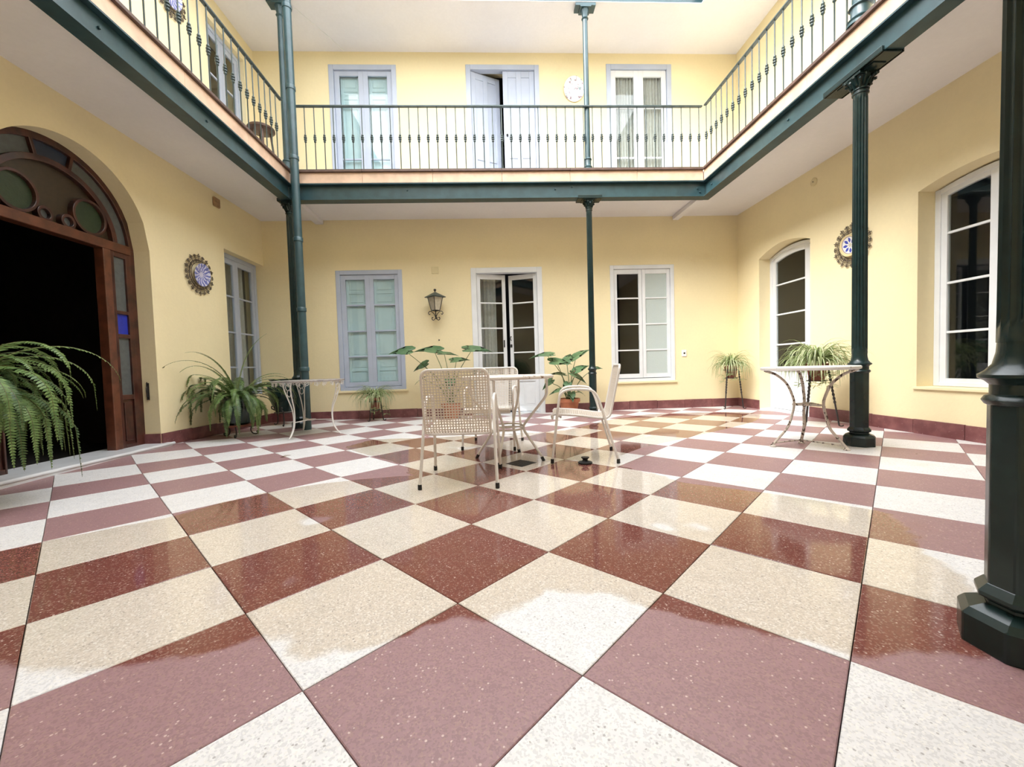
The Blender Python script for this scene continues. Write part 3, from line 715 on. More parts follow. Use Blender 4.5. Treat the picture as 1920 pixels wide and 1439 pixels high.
upper_column(3.155, 3.38, 'thick ringed upper column standing on the right balcony at the top edge of the picture', 1.5)
upper_column(-2.72, 5.875, 'upper corner column behind the drainpipe on the left balcony', 1.0)
dp = thing('drainpipe', 'round dark green drainpipe running floor to roof at the left inner corner', 'pipe', (-2.53, 5.67, 0))
b = MB(); b.tube([(0, 0, -.004), (0, 0, 5.9)], .052, 24); b.build('pipe', M_beam, dp, smooth=True)
for z in (.82, 1.62, 2.55, 3.62, 4.52, 5.55):
    b = MB(); b.lathe([(.052, -.03), (.060, -.026), (.060, .02), (.056, .026), (.052, .03)], 24, c=(0, 0, z)); b.build('collar', M_beam, dp, smooth=True)
for z in (.80, 2.0, 1.35): MB().tube([(-.05, 0, z), (-.072, -.005, z)], .009, 8).build('bolt', M_col, dp)

# ---------------------------------------------------------------- railings
def bal_mb():
    b = MB(); pr = [(.0068, 0), (.0068, .375)]
    for i in range(4):
        z = .382+i*.027; r_ = (.016, .021, .021, .016)[i]; pr += [(.010, z), (r_, z+.006), (r_, z+.018), (.010, z+.024)]
    pr += [(.0068, .50), (.0068, .86)]
    b.lathe(pr, 8); return b
bal_mesh = None
def railing(name, label, p0, p1, nrm, n0, skip=()):
    global bal_mesh
    p0, p1 = Vector(p0), Vector(p1); nr = Vector(nrm); d = p1-p0; Ln = d.length; d.normalize()
    t = thing(name, label, 'railing', (p0.x, p0.y, ZF), group='iron balcony railings around the courtyard'); M = Matrix([[d.x, -nr.x, 0, 0], [d.y, -nr.y, 0, 0], [0, 0, 1, 0], [0, 0, 0, 1]])
    MB().box(0, Ln, .01, .05, .855, .875, M).build('top_rail', M_rail, t, bevel=.003)
    MB().box(0, Ln, .02, .04, .012, .022, M).build('bottom_rail', M_rail, t)
    n = int(Ln/.1275)
    for i in range(n):
        u = n0+.1275*i
        if u > Ln-.02: break
        if any(abs(u-s) < .05 for s in skip): continue
        q = M@Vector((u, .03, 0))
        if bal_mesh is None:
            o = bal_mb().build('baluster', M_rail, t, smooth=True, angle=50); bal_mesh = o.data
        else:
            o = bpy.data.objects.new('baluster', bal_mesh); C.objects.link(o); o.parent = t
        o.location = q
railing('balcony_railing', 'green-grey iron railing of the back balcony, beaded bars, facing the camera', (OX0+.08, OY1, 0), (OX1, OY1, 0), (0, -1, 0), .132, (1.45-OX0-.08,))
railing('balcony_railing', 'green-grey iron railing of the left balcony above the arched doorway', (OX0, OY0, 0), (OX0, OY1-.1, 0), (1, 0, 0), .06)
railing('balcony_railing', 'green-grey iron railing of the right balcony above the fluted column', (OX1, OY1, 0), (OX1, OY0, 0), (-1, 0, 0), .03)

# ---------------------------------------------------------------- garden chairs
def chair_seat():
    # profile (y, z) from seat front lip to back top
    pr = catmull([(0, .245, .352), (0, .250, .372), (0, .225, .385), (0, .05, .375), (0, -.12, .352), (0, -.175, .352), (0, -.205, .375), (0, -.222, .44), (0, -.255, .60), (0, -.290, .765)], 8)
    S = [0]
    for i in range(1, len(pr)): S.append(S[-1]+(pr[i]-pr[i-1]).length)
    def at(s):
        s = max(0, min(S[-1], s))
        for i in range(1, len(S)):
            if s <= S[i]+1e-9: return pr[i-1].lerp(pr[i], (s-S[i-1])/max(1e-9, S[i]-S[i-1]))
        return pr[-1]
    L = S[-1]; pitch = .0178; hw = .212; b = MB()
    nx = int(2*hw/pitch); rib = .0068; ns = 70
    def frame_at(s):
        p = at(s); t = (at(s+.004)-at(s-.004)).normalized(); return p, t, Vector((0, -t.z, t.y))
    def curve_hw(s):      # rounded top corners
        e = L-s
        if e < .05: return hw-.05+math.sqrt(max(0, .05**2-(.05-e)**2))
        return hw
    for k in range(nx+1):
        x = -hw+2*hw*k/nx; send = L
        e = abs(x)-(hw-.05)
        if e > 0: send = L-(.05-math.sqrt(max(0, .05**2-e*e)))
        vs = []; fs = []
        for i in range(ns+1):
            p, t, n = frame_at(send*i/ns)
            for dx, dn in ((-rib/2, .0), (rib/2, .0), (rib/2, .003), (-rib/2, .003)): vs.append(p+Vector((x+dx, 0, 0))+n*dn)
        for i in range(ns):
            for q in range(4): fs.append((4*i+q, 4*i+(q+1) % 4, 4*i+4+(q+1) % 4, 4*i+4+q))
        b.add(vs, fs)
    m_ = int(L/pitch)
    for k in range(m_+1):
        s = L*k/m_; p, t, n = frame_at(s); w_ = curve_hw(s)
        vs = [p+Vector((sx*w_, 0, 0))+t*dt+n*dn for sx in (-1, 1) for dt, dn in ((-rib/2, .001), (rib/2, .001), (rib/2, .0034), (-rib/2, .0034))]
        b.add(vs, [(0, 1, 5, 4), (1, 2, 6, 5), (2, 3, 7, 6), (3, 0, 4, 7)])
    # rim tube
    rim = []
    for i in range(41): rim.append(at((L-.05)*i/40)+Vector((hw, 0, 0)))
    for i in range(1, 7):
        a = PI/2*i/6; q = at(L-.05+.05*math.sin(a)); rim.append(q+Vector((hw-.05+.05*math.cos(a), 0, 0)))
    rim2 = rim+[Vector((-q.x, q.y, q.z)) for q in reversed(rim)]
    return b, rim2
def make_chair(label):
    t = thing('garden_chair', label, 'chair', group='white perforated metal garden chairs round the table')
    b, rim = chair_seat(); se = b.build('seat_and_back', M_cane, t)
    r_ = MB(); r_.tube(rim, .009, 8, closed=True); r_.build('rim', M_chair, se, smooth=True)
    for s in (-1, 1):
        pts = catmull([(s*.248, .250, .03), (s*.240, .220, .27), (s*.232, .190, .49), (s*.230, .172, .548), (s*.230, .130, .576), (s*.230, .055, .583), (s*.230, -.035, .578), (s*.230, -.082, .560), (s*.231, -.112, .515), (s*.233, -.138, .44), (s*.240, -.200, .22), (s*.248, -.256, .03)], 5)
        f = MB(); f.tube(pts, .0105, 10)
        # bracket tube to the seat
        f.tube([(s*.233, .192, .385), (s*.20, .192, .368)], .008, 8); f.tube([(s*.236, -.155, .37), (s*.20, -.155, .345)], .008, 8)
        f.build('leg_and_arm', M_chair, t, smooth=True)
        for y in (.252, -.258):
            c_ = MB(); c_.lathe([(.0125, 0), (.0135, .006), (.0135, .03), (.012, .036)], 12, c=(s*.249, y, 0)); c_.build('foot_cap', M_rub, t, smooth=True)
    for y_, z_ in ((.18, .360), (-.15, .338)): MB().tube([(-.2, y_, z_), (.2, y_, z_)], .008, 8).build('crossbar', M_chair, t, smooth=True)
    return t
ch = make_chair('white perforated metal garden chair with its back to the camera, nearest of three')
ch.location = (-.222, 2.865, gh(-.2, 2.86)+.002); ch.rotation_euler.z = R(-3.4)
dup(ch, (-.005, 4.04, gh(0, 4.04)+.002), R(167.9), 'white perforated metal garden chair behind the round table, facing the camera')
dup(ch, (.745, 3.40, gh(.7, 3.4)+.002), R(80), 'white perforated metal garden chair seen side-on at the right of the table')

# round table
tb = thing('round_table', 'round white garden table with rusty edge and bent tube legs between the chairs', 'table', (.122, 3.41, gh(.12, 3.4)+.002))
b = MB(); b.lathe([(.0, .678), (.368, .678), (.382, .682), (.386, .690), (.384, .700), (.372, .706), (.0, .706)], 64, cap=False); b.build('tabletop', M_tabtop, tb, smooth=True)
for k in range(4):
    a = R(-20+90*k); d = Vector((math.cos(a), math.sin(a), 0)); z = Vector((0, 0, 1))
    key = [d*.335+z*.68, d*.335+z*.56, d*.322+z*.53, d*.305+z*.505, d*.150+z*.318, d*.132+z*.290, d*.130+z*.262, d*.142+z*.236, d*.275+z*.045, d*.287+z*.02]; pts = []
    for q_ in range(len(key)-1): pts += [key[q_].lerp(key[q_+1], t_/3) for t_ in range(3)]
    pts.append(key[-1])
    b = MB(); b.tube(pts, .0105, 10); b.build('leg', M_chair, tb, smooth=True)
    b = MB(); b.tube([d*.278+z*.034, d*.296+z*.0], .0135, 12); b.build('foot_cap', M_rub, tb, smooth=True)
for z_ in (.262, .288):
    b = MB(); b.tube([(.118*math.cos(2*PI*i/32), .118*math.sin(2*PI*i/32), z_) for i in range(32)], .007, 8, closed=True); b.build('ring', M_chair, tb, smooth=True)

# console table on the right
rtb = thing('iron_table', 'peeling cream iron table with pale stone top in front of the fluted column', 'table', (2.69, 3.37, 0))
def rel(p, o, z=0): return Vector((p[0]-o[0], p[1]-o[1], z))
o_ = (2.69, 3.37)
b = MB(); b.lathe([(.0, .668), (.338, .668), (.350, .674), (.352, .690), (.344, .697), (.0, .697)], 64, cap=False); b.build('tabletop', M_stone, rtb, smooth=True)
feet = [(2.437, 3.457), (2.888, 3.206), (2.768, 3.55)]
for fpt in feet:
    f = rel(fpt, o_); d = f.normalized(); Lf = f.length; z = Vector((0, 0, 1))
    pts = catmull([d*.33+z*.668, d*.24+z*.63, d*.16+z*.55, d*.115+z*.44, d*.105+z*.37, d*.12+z*.28, d*(Lf*.58)+z*.17, d*(Lf*.88)+z*.06, d*Lf+z*.018], 5)
    b = MB(); b.tube(pts, .0125, 8, flat=.75); lg = b.build('leg', M_taper, rtb, smooth=True)
    b = MB(); b.lathe([(.024, 0), (.027, .006), (.018, .016), (.010, .024)], 12, c=tuple(d*Lf)); b.build('foot', M_taper, lg, smooth=True)
b = MB(); b.lathe([(.118, .362), (.122, .366), (.122, .378), (.118, .382)], 3, ph=math.atan2(.087, -.253)); b.build('shelf_plate', M_taper, rtb, bevel=.003)
for i, j in ((0, 2), (2, 1), (0, 1)):
    if (i, j) == (0, 1): continue
    b = MB(); b.tube([rel(feet[i], o_, .032), rel(feet[j], o_, .032)], .006, 8); b.build('stretcher', M_taper, rtb, smooth=True)

# console table on the left, scrolled white iron
o_ = (-2.27, 5.18)
lt = thing('scroll_table', 'white scrolled iron side table in front of the drainpipe', 'table', (o_[0], o_[1], 0))
b = MB(); b.lathe([(.0, .668), (.412, .668), (.416, .674), (.412, .682), (.0, .682)], 56, cap=False); b.build('tabletop', M_darktop, lt, smooth=True)
b = MB()
for k in range(26):
    a = 2*PI*k/26; d = Vector((math.cos(a), math.sin(a), 0)); tg = Vector((-math.sin(a), math.cos(a), 0)); z = Vector((0, 0, 1)); c = d*.395+z*.638; sg = 1 if k % 2 else -1
    b.tube(spiral(c, .006, .027, 0, 3.4*PI, tg*sg, z, 14), .0035, 5)
b.tube([(.40*math.cos(2*PI*i/48), .40*math.sin(2*PI*i/48), .664) for i in range(48)], .006, 6, closed=True); b.build('scroll_apron', M_scroll, lt, smooth=True)
for ang in (-103, -8, 128, ):
    a = R(ang); d = Vector((math.cos(a), math.sin(a), 0)); tg = Vector((-math.sin(a), math.cos(a), 0)); z = Vector((0, 0, 1)); b = MB()
    for s in (-1, 1):
        b.tube(catmull([d*.36+tg*s*.045+z*.665, d*.375+tg*s*.045+z*.60, d*.35+tg*s*.030+z*.50, d*.30+tg*s*.015+z*.36, d*.285+tg*s*.008+z*.24, d*.30+tg*s*.006+z*.13, d*.345+tg*s*.004+z*.05, d*.385+z*.012], 5), .0065, 7)
    b.tube([d*.365+tg*.028*math.cos(q)+z*(.605+.034*math.sin(q)) for q in [2*PI*i/16 for i in range(16)]], .004, 6, closed=True)
    b.tube([d*.350+tg*.022*math.cos(q)+z*(.535+.040*math.sin(q)) for q in [2*PI*i/16 for i in range(16)]], .004, 6, closed=True)
    b.build('leg', M_scroll, lt, smooth=True)
b = MB(); b.tube([(.06*math.cos(2*PI*i/24), .06*math.sin(2*PI*i/24), .19) for i in range(24)], .006, 6, closed=True)
for ang in (-103, -8, 128): a = R(ang); b.tube([(.06*math.cos(a), .06*math.sin(a), .19), (.288*math.cos(a), .288*math.sin(a), .19)], .006, 6)
b.build('stretcher_ring', M_scroll, lt, smooth=True)

# ---------------------------------------------------------------- plants
def frond(L, az, el, droop, wid, seed, twist=0, n=26, curl=1.0, dens=1):
    rnd = random.Random(seed); p = Vector((0, 0, 0)); h = Vector((math.cos(az), math.sin(az), 0)); e = el; pts = [p.copy()]; dirs = []
    for i in range(n):
        t = i/n; d = h*math.cos(e)+Vector((0, 0, 1))*math.sin(e); dirs.append(d); p = p+d*(L/n); pts.append(p.copy()); e -= droop*(.5+1.3*t)/n*curl; e = max(e, -PI/2*.97)
        h = (Matrix.Rotation(rnd.uniform(-.03, .03)+twist/n, 3, 'Z')@h)
    dirs.append(dirs[-1]); b = MB(); b.k = 1; b.tube(pts, lambda t: .0035*(1-.75*t), 4, cap=False); b.k = 0
    for i in range(2*n):
        if i < 3: continue
        t = i/(2*n); k = i//2; q = pts[k].lerp(pts[min(k+1, n)], (i % 2)/2.); d = dirs[min(k, n)]
        side = d.cross(Vector((0, 0, 1)));
        if side.length < .2: side = Vector((-math.sin(az), math.cos(az), 0))
        side.normalize(); upv = side.cross(d)
        wl = wid*(math.sin(min(1, t*2.2+.12)*PI/2))*(1-t**2.6)*rnd.uniform(.85, 1.1)+.004
        for s in (-1, 1):
            sd = (side*s+d*.28-upv*rnd.uniform(.05, .35)).normalized(); hw = L/(2*n)*.42
            a0 = q-d*hw; a1 = q+d*hw; tip = q+sd*wl+d*hw*.4; m0 = q+sd*wl*.6-d*hw*.8; m1 = q+sd*wl*.6+d*hw*.9
            b.add([a0, a1, m1, tip, m0], [(0, 1, 2, 3, 4)])
    return b
def fern(name, label, loc, zc, N, Lr, seed, mats, pot=None, wid=.05, specials=(), azr=(0, 2*PI), elr=(.2, 1.3), dr=(1.6, 3.2)):
    t = thing(name, label, 'plant', loc); rnd = random.Random(seed)
    if pot: pot(t)
    for k in range(N):
        az = azr[0]+(azr[1]-azr[0])*(k+rnd.uniform(-.3, .3))/N; el = rnd.uniform(*elr)
        f = frond(rnd.uniform(*Lr), az, el, rnd.uniform(*dr), wid*rnd.uniform(.8, 1.15), rnd.random(), rnd.uniform(-.5, .5))
        lx = math.cos(az)*.04; f.v = [(max(q[0], XL+.015-loc[0]-lx+.03*rnd.random()), q[1], max(q[2], .012-loc[2]-zc)) for q in f.v]
        f.build('frond', [mats[k % 2], M_rach], t, loc=(lx, math.sin(az)*.04, zc))
    for (L, az, el, dr_, wd) in specials:
        f = frond(L, az, el, dr_, wd, L); f.v = [(max(q[0], XL+.015-loc[0]+.03*rnd.random()), q[1], max(q[2], .012-loc[2]-zc)) for q in f.v]
        f.build('frond', [mats[0], M_rach], t, loc=(0, 0, zc))
    return t
# left-most fern on its tall stand (only its fronds enter the picture)
FL = (-3.24, 2.56)
def pot_small(t, M=M_terra, r=.13, h=.2, z=.0, soil=True):
    b = MB(); b.lathe([(r*.68, 0), (r*.9, h*.75), (r*.93, h*.78), (r*1.03, h*.8), (r*1.03, h), (r*.93, h), (r*.88, h*.86)], 28, c=(0, 0, z)); b.build('pot', M, t, smooth=True)
    b = MB(); b.lathe([(.0, h*.88), (r*.9, h*.88)], 24, c=(0, 0, z), cap=False); b.build('soil', M_soil, t)
zf = .50
sf = thing('plant_stand', 'tall iron stand carrying the leftmost fern beside the doorway', 'stand', (FL[0], FL[1], 0))
b = MB(); b.lathe([(.0, zf-.02), (.15, zf-.02), (.155, zf-.008), (.15, zf), (.0, zf)], 28, cap=False); b.build('plate', M_iron, sf, smooth=True)
for k in range(3):
    a = 2*PI*k/3+.4; d = Vector((math.cos(a), math.sin(a), 0)); b = MB(); b.tube(catmull([d*.13+Vector((0, 0, zf-.02)), d*.10+Vector((0, 0, .4)), d*.12+Vector((0, 0, .15)), d*.19+Vector((0, 0, .008))], 5), .008, 8); b.build('leg', M_iron, sf, smooth=True)
fern('potted_fern', 'large arching fern at the left edge of the picture, fronds hanging beside the doorway', (FL[0], FL[1], zf), .19, 120, (.5, .98), 3, (M_fern, M_fern2), lambda t: pot_small(t, M_terra, .15, .2), .055, elr=(.15, 1.35), dr=(2.2, 3.8),
     specials=[(.95, R(25), 1.0, 3.6, .06), (.85, R(45), .9, 3.9, .06), (1.0, R(5), .85, 3.4, .06), (.8, R(70), .75, 2.0, .045), (.9, R(-15), .9, 3.6, .06), (.9, R(-40), .9, 3.8, .06), (1.0, R(-65), .7, 3.8, .06), (.95, R(55), .6, 3.7, .06), (.9, R(15), .4, 3.2, .06), (.95, R(35), .55, 3.5, .06)])
# second fern in a dark green pot
F2 = (-3.16, 5.22); z2 = gh(*F2)
s2 = thing('plant_stand', 'low iron stand with scrolled feet and red dish under the second fern', 'stand', (F2[0], F2[1], z2))
b = MB(); b.lathe([(.0, .125), (.14, .125), (.165, .14), (.17, .155), (.16, .158), (.14, .146), (.0, .146)], 32, cap=False); b.build('dish', M_terraD, s2, smooth=True, label='dark red clay dish')
for k in range(3):
    a = 2*PI*k/3-1.25; d = Vector((math.cos(a), math.sin(a), 0)); z = Vector((0, 0, 1)); b = MB()
    b.tube(catmull([d*.19+z*.165, d*.172+z*.178, d*.158+z*.165, d*.150+z*.125, d*.13+z*.07, d*.15+z*.022, d*.19+z*.010, d*.212+z*.024, d*.205+z*.040, d*.192+z*.032], 4), .008, 8); b.build('leg', M_iron, s2, smooth=True)
def gpot(t):
    b = MB(); b.lathe([(.10, 0), (.125, .02), (.15, .12), (.155, .22), (.145, .29), (.155, .31), (.16, .33), (.145, .33), (.135, .29)], 32); b.build('pot', M_jar, t, smooth=True, label='dark green glazed pot')
    b = MB(); b.lathe([(.0, .30), (.138, .30)], 24, cap=False); b.build('soil', M_soil, t)
fern('potted_fern', 'spreading fern in a dark green pot between the arch and the corner window', (F2[0], F2[1], z2+.148), .32, 62, (.45, .85), 11, (M_fern, M_fern2), gpot, .058, elr=(.1, 1.25), dr=(1.4, 3.0),
     specials=[(1.0, R(-120), 1.25, 1.8, .022), (.95, R(-105), 1.1, 1.6, .022), (.8, R(-100), 1.25, 1.0, .016), (.95, R(-110), 1.35, 1.5, .014), (1.0, R(-75), .95, 2.2, .03), (.9, R(20), .85, 2.4, .035), (.95, R(5), .95, 2.6, .03), (.9, R(40), 1.0, 2.2, .03), (.8, R(-10), .7, 2.6, .04), (.85, R(-150), 1.1, 2.0, .03), (.75, R(-60), .6, 3.0, .045), (.75, R(-30), .5, 3.0, .045), (.75, R(-95), .5, 3.0, .045), (1.0, R(70), 1.45, .9, .014)])
# big dark green jar on iron stand in the corner
J = (-3.08, 6.22)
js = thing('jar_stand', 'black iron stand with curled arms holding the empty dark green jar', 'stand', (J[0], J[1], 0))
for k in range(3):
    a = 2*PI*k/3+R(-75); d = Vector((math.cos(a), math.sin(a), 0)); z = Vector((0, 0, 1)); b = MB()
    b.tube(catmull([d*.20+z*.27, d*.235+z*.285, d*.24+z*.255, d*.20+z*.235, d*.15+z*.205, d*.14+z*.10, d*.155+z*.03, d*.19+z*.012, d*.205+z*.03], 4), .009, 8); b.build('leg', M_iron, js, smooth=True)
b = MB(); b.tube([(.145*math.cos(2*PI*i/28), .145*math.sin(2*PI*i/28), .20) for i in range(28)], .008, 8, closed=True); b.build('ring', M_iron, js, smooth=True)
jr = thing('glazed_jar', 'large empty dark green glazed jar behind the scrolled side table', 'jar', (J[0], J[1], .205))
b = MB(); b.lathe([(.10, 0), (.13, .01), (.165, .09), (.205, .20), (.225, .31), (.215, .39), (.175, .44), (.172, .455), (.20, .475), (.20, .485), (.16, .482), (.155, .44), (.19, .38), (.19, .2), (.1, .05)], 40, cap=False); b.build('body', M_jar, jr, smooth=True)
for s in (-1, 1): b = MB(); b.tube(catmull([(s*.19, 0, .42), (s*.235, 0, .43), (s*.245, 0, .39), (s*.222, 0, .35)], 4), .012, 8); b.build('handle', M_jar, jr, smooth=True)

def spider(t, N, L, seed, zc, W=.013, spread=.03, baby=8):
    rnd = random.Random(seed); b = MB()
    for k in range(N):
        az = rnd.uniform(0, 2*PI); el = rnd.uniform(.35, 1.45); ln = L*rnd.uniform(.6, 1.1); dr = rnd.uniform(2.0, 4.6); n = 9
        h = Vector((math.cos(az), math.sin(az), 0)); sd = Vector((-math.sin(az), math.cos(az), 0)); p = Vector((math.cos(az)*spread*rnd.random(), math.sin(az)*spread*rnd.random(), zc)); e = el; rows = []
        for i in range(n+1):
            tt = i/n; w_ = W*rnd.uniform(.95, 1.05)*(1-tt**2)*.5+.0008; u = Vector((0, 0, 1))*math.cos(e)-h*math.sin(e)
            rows.append([p-sd*w_+u*w_*.5, p-sd*w_*.45, p+sd*w_*.45, p+sd*w_+u*w_*.5]); p = p+(h*math.cos(e)+Vector((0, 0, 1))*math.sin(e))*(ln/n); e = max(-1.5, e-dr/n*(.5+1.0*tt))
        for i in range(n):
            for c in range(3):
                b.k = 1 if c == 1 else 0
                if k % 3 == 0: b.k = 0
                b.add([rows[i][c], rows[i][c+1], rows[i+1][c+1], rows[i+1][c]], [(0, 1, 2, 3)])
    for k in range(baby):     # hanging plantlets
        az = rnd.uniform(0, 2*PI); h = Vector((math.cos(az), math.sin(az), 0)); r0 = rnd.uniform(.10, .17); zz = rnd.uniform(.10, .26)
        b.k = 0; b.tube(catmull([Vector((0, 0, zc)), h*r0*.6+Vector((0, 0, zc+.08)), h*r0+Vector((0, 0, zc)), h*r0*1.05+Vector((0, 0, zc-zz))], 4), .0015, 4)
        for q in range(6):
            a2 = rnd.uniform(0, 2*PI); d = Vector((math.cos(a2), math.sin(a2), rnd.uniform(-.6, .5))); c = h*r0*1.05+Vector((0, 0, zc-zz)); s_ = d.cross(Vector((0, 0, 1))).normalized()*.004
            b.add([c-s_, c+s_, c+d*.04+s_, c+d*.07-Vector((0, 0, .01))], [(0, 1, 2, 3)])
    o = b.build('foliage', [M_spg, M_spw], t, kind='stuff'); return o
def tripod(name, label, loc, zt, r0, r1, ang, beads=True):
    t = thing(name, label, 'stand', loc)
    for k in range(3):
        a = ang+2*PI*k/3; d = Vector((math.cos(a), math.sin(a), 0)); z = Vector((0, 0, 1)); b = MB()
        top, bot = d*r0+z*zt, d*r1+z*.012; N = 72
        def rr(q):
            if not beads or q < .02 or q > .62: return .0075 if not beads else .0085
            return .006+.0075*abs(math.sin((q-.02)/.60*PI*9))
        b.tube([top.lerp(bot, i/N) for i in range(N+1)], rr, 8)
        b.tube(catmull([bot, bot+d*.015-z*.004, bot+d*.032+z*.0, bot+d*.036+z*.012], 3), .006, 6); b.build('leg', M_iron, t, smooth=True)
    b = MB(); b.tube([(r0*math.cos(2*PI*i/28), r0*math.sin(2*PI*i/28), zt) for i in range(28)], .007, 8, closed=True)
    b.tube([(r0*math.cos(2*PI*i/28), r0*math.sin(2*PI*i/28), zt-.12) for i in range(28)] if False else [(r0*.9*math.cos(2*PI*i/28), r0*.9*math.sin(2*PI*i/28), zt-.13) for i in range(28)], .005, 8, closed=True)
    b.build('ring', M_iron, t, smooth=True); return t
S1 = (3.80, 6.36)
tripod('plant_stand', 'twisted black iron tripod stand holding the spider plant in the right back corner', (S1[0], S1[1], 0), .62, .105, .17, R(-90+180))
t = thing('spider_plant', 'variegated spider plant in the right back corner beside the arched glass door', 'plant', (S1[0], S1[1], .495)); pot_small(t, M_terraD, .10, .19); spider(t, 200, .44, 5, .19, baby=14)
S2 = (3.66, 4.46)
tripod('plant_stand', 'twisted black iron tripod stand behind the peeling iron table', (S2[0], S2[1], 0), .64, .105, .20, R(80))
t = thing('spider_plant', 'bushy variegated spider plant behind the peeling iron table and fluted column', 'plant', (S2[0], S2[1], .515)); pot_small(t, M_terraD, .105, .19); spider(t, 300, .50, 6, .19, .015, .08, 22)
S3 = (-1.82, 6.40)
tripod('plant_stand', 'small black iron stand under the left back window', (S3[0], S3[1], 0), .30, .085, .12, R(-120), False)
t = thing('spider_plant', 'small spider plant on a low stand under the left back window', 'plant', (S3[0], S3[1], .19)); pot_small(t, M_terraD, .085, .17); spider(t, 170, .42, 8, .17, .012, .05)

# taro plants: every leaf and stem a part
def taro(label, loc, r, h, leaves, seed, saucer=False):
    t = thing('taro_plant', label, 'plant', loc); rnd = random.Random(seed); pot_small(t, M_terra, r, h)
    if saucer: b = MB(); b.lathe([(.0, -.0), (r*.85, -.0), (r*1.0, .015), (r*1.0, .022), (.0, .012)], 28, cap=False); b.build('saucer', M_terra, t, smooth=True)
    for (x, y, z, L, az, tilt) in leaves:
        tip = Vector((x, y, z)); base = Vector((rnd.uniform(-.04, .04), rnd.uniform(-.04, .04), h*.85))
        mid = base.lerp(tip, .5)+Vector((-x*.12, -y*.12, .05))
        b = MB(); b.tube(catmull([base, mid, tip], 6), lambda q: .008*(1-.5*q), 6); st_ = b.build('stem', M_stem, t, smooth=True)
        # heart-shaped blade, u along the leaf, v across, slight fold and droop
        out = [(-.28, .0, 0), (-.42, .12, 0), (-.40, .26, 0), (-.22, .36, 0), (.05, .36, 0), (.35, .25, 0), (.62, .11, 0), (.85, 0, 0)]
        b = MB(); vs = []; mid_ = []
        for (u, v, _) in out: vs.append((u, v))
        Mx = Matrix.Translation(tip)@Matrix.Rotation(R(24+rnd.uniform(-8, 14)), 4, 'X')@Matrix.Rotation(az, 4, 'Z')@Matrix.Rotation(tilt, 4, 'Y')
        def P(u, v): return Mx@Vector((u*L, v*L, L*(.16*abs(v)-.22*u*u*(1 if u > 0 else .6)-.25*v*v+.01*math.sin(v*30))))
        cs = [(-.14, 0), (-.12, 0), (-.08, 0), (.0, 0), (.15, 0), (.38, 0), (.62, 0), (.85, 0)]
        for s in (1, -1):
            n = len(out); A = [P(u, 0) for u, _ in cs]; Bm = [P(cu*.5+u*.5, s*v*.5) for (cu, _), (u, v, _) in zip(cs, out)]; Bo = [P(u, s*v) for (u, v, _) in out]
            for i in range(n-1):
                b.add([A[i], A[i+1], Bm[i+1], Bm[i]], [(0, 1, 2, 3)]); b.add([Bm[i], Bm[i+1], Bo[i+1], Bo[i]], [(0, 1, 2, 3)])
        o = b.build('leaf', M_taro, t)
        bm = bmesh.new(); bm.from_mesh(o.data); bmesh.ops.remove_doubles(bm, verts=bm.verts, dist=1e-5); [setattr(f, 'smooth', True) for f in bm.faces]; bm.to_mesh(o.data); bm.free()
    return t
def PX(cx, cy_): return lambda x, y: ((x-cx)*.00777, (cy_-y)*.0084)
g = PX(848, 790)
def LV(lst, g): return [(g(x, y)[0], dy, g(x, y)[1], L, R(az), R(tl)) for (x, y, dy, L, az, tl) in lst]
taro('taro plant with broad arrow-shaped leaves in a pot behind the near chair', (-.64, 6.30, 0), .15, .24, LV([(765, 664, -.1, .34, 172, 6), (820, 664, -.15, .36, 178, -4), (836, 670, .1, .28, 12, 5), (893, 664, -.05, .38, 8, 4), (862, 683, -.1, .26, 15, 0), (796, 690, .0, .24, 185, 25), (790, 715, .15, .22, 170, 30), (900, 705, .1, .22, 20, 25), (850, 720, -.2, .22, 270, 20)], g), 1)
g = PX(1068, 776)
taro('taro plant in a terracotta pot beside the slim back column', (1.19, 6.36, 0), .165, .25, LV([(1022, 664, -.15, .33, 178, 3), (1040, 677, -.2, .31, 5, 6), (1067, 675, .1, .22, 60, -20), (1082, 668, -.1, .30, 15, -28), (1083, 692, -.2, .22, 20, -15), (1122, 691, .05, .18, 5, 0), (1050, 700, -.1, .24, 190, -10), (1078, 703, -.15, .26, -20, 25), (1030, 715, .05, .20, 200, 35), (1045, 730, -.1, .20, 185, 15), (1060, 720, -.2, .18, 240, 20), (1090, 735, .0, .16, 10, 30), (1070, 738, -.15, .16, 270, 15)], g), 2, True)

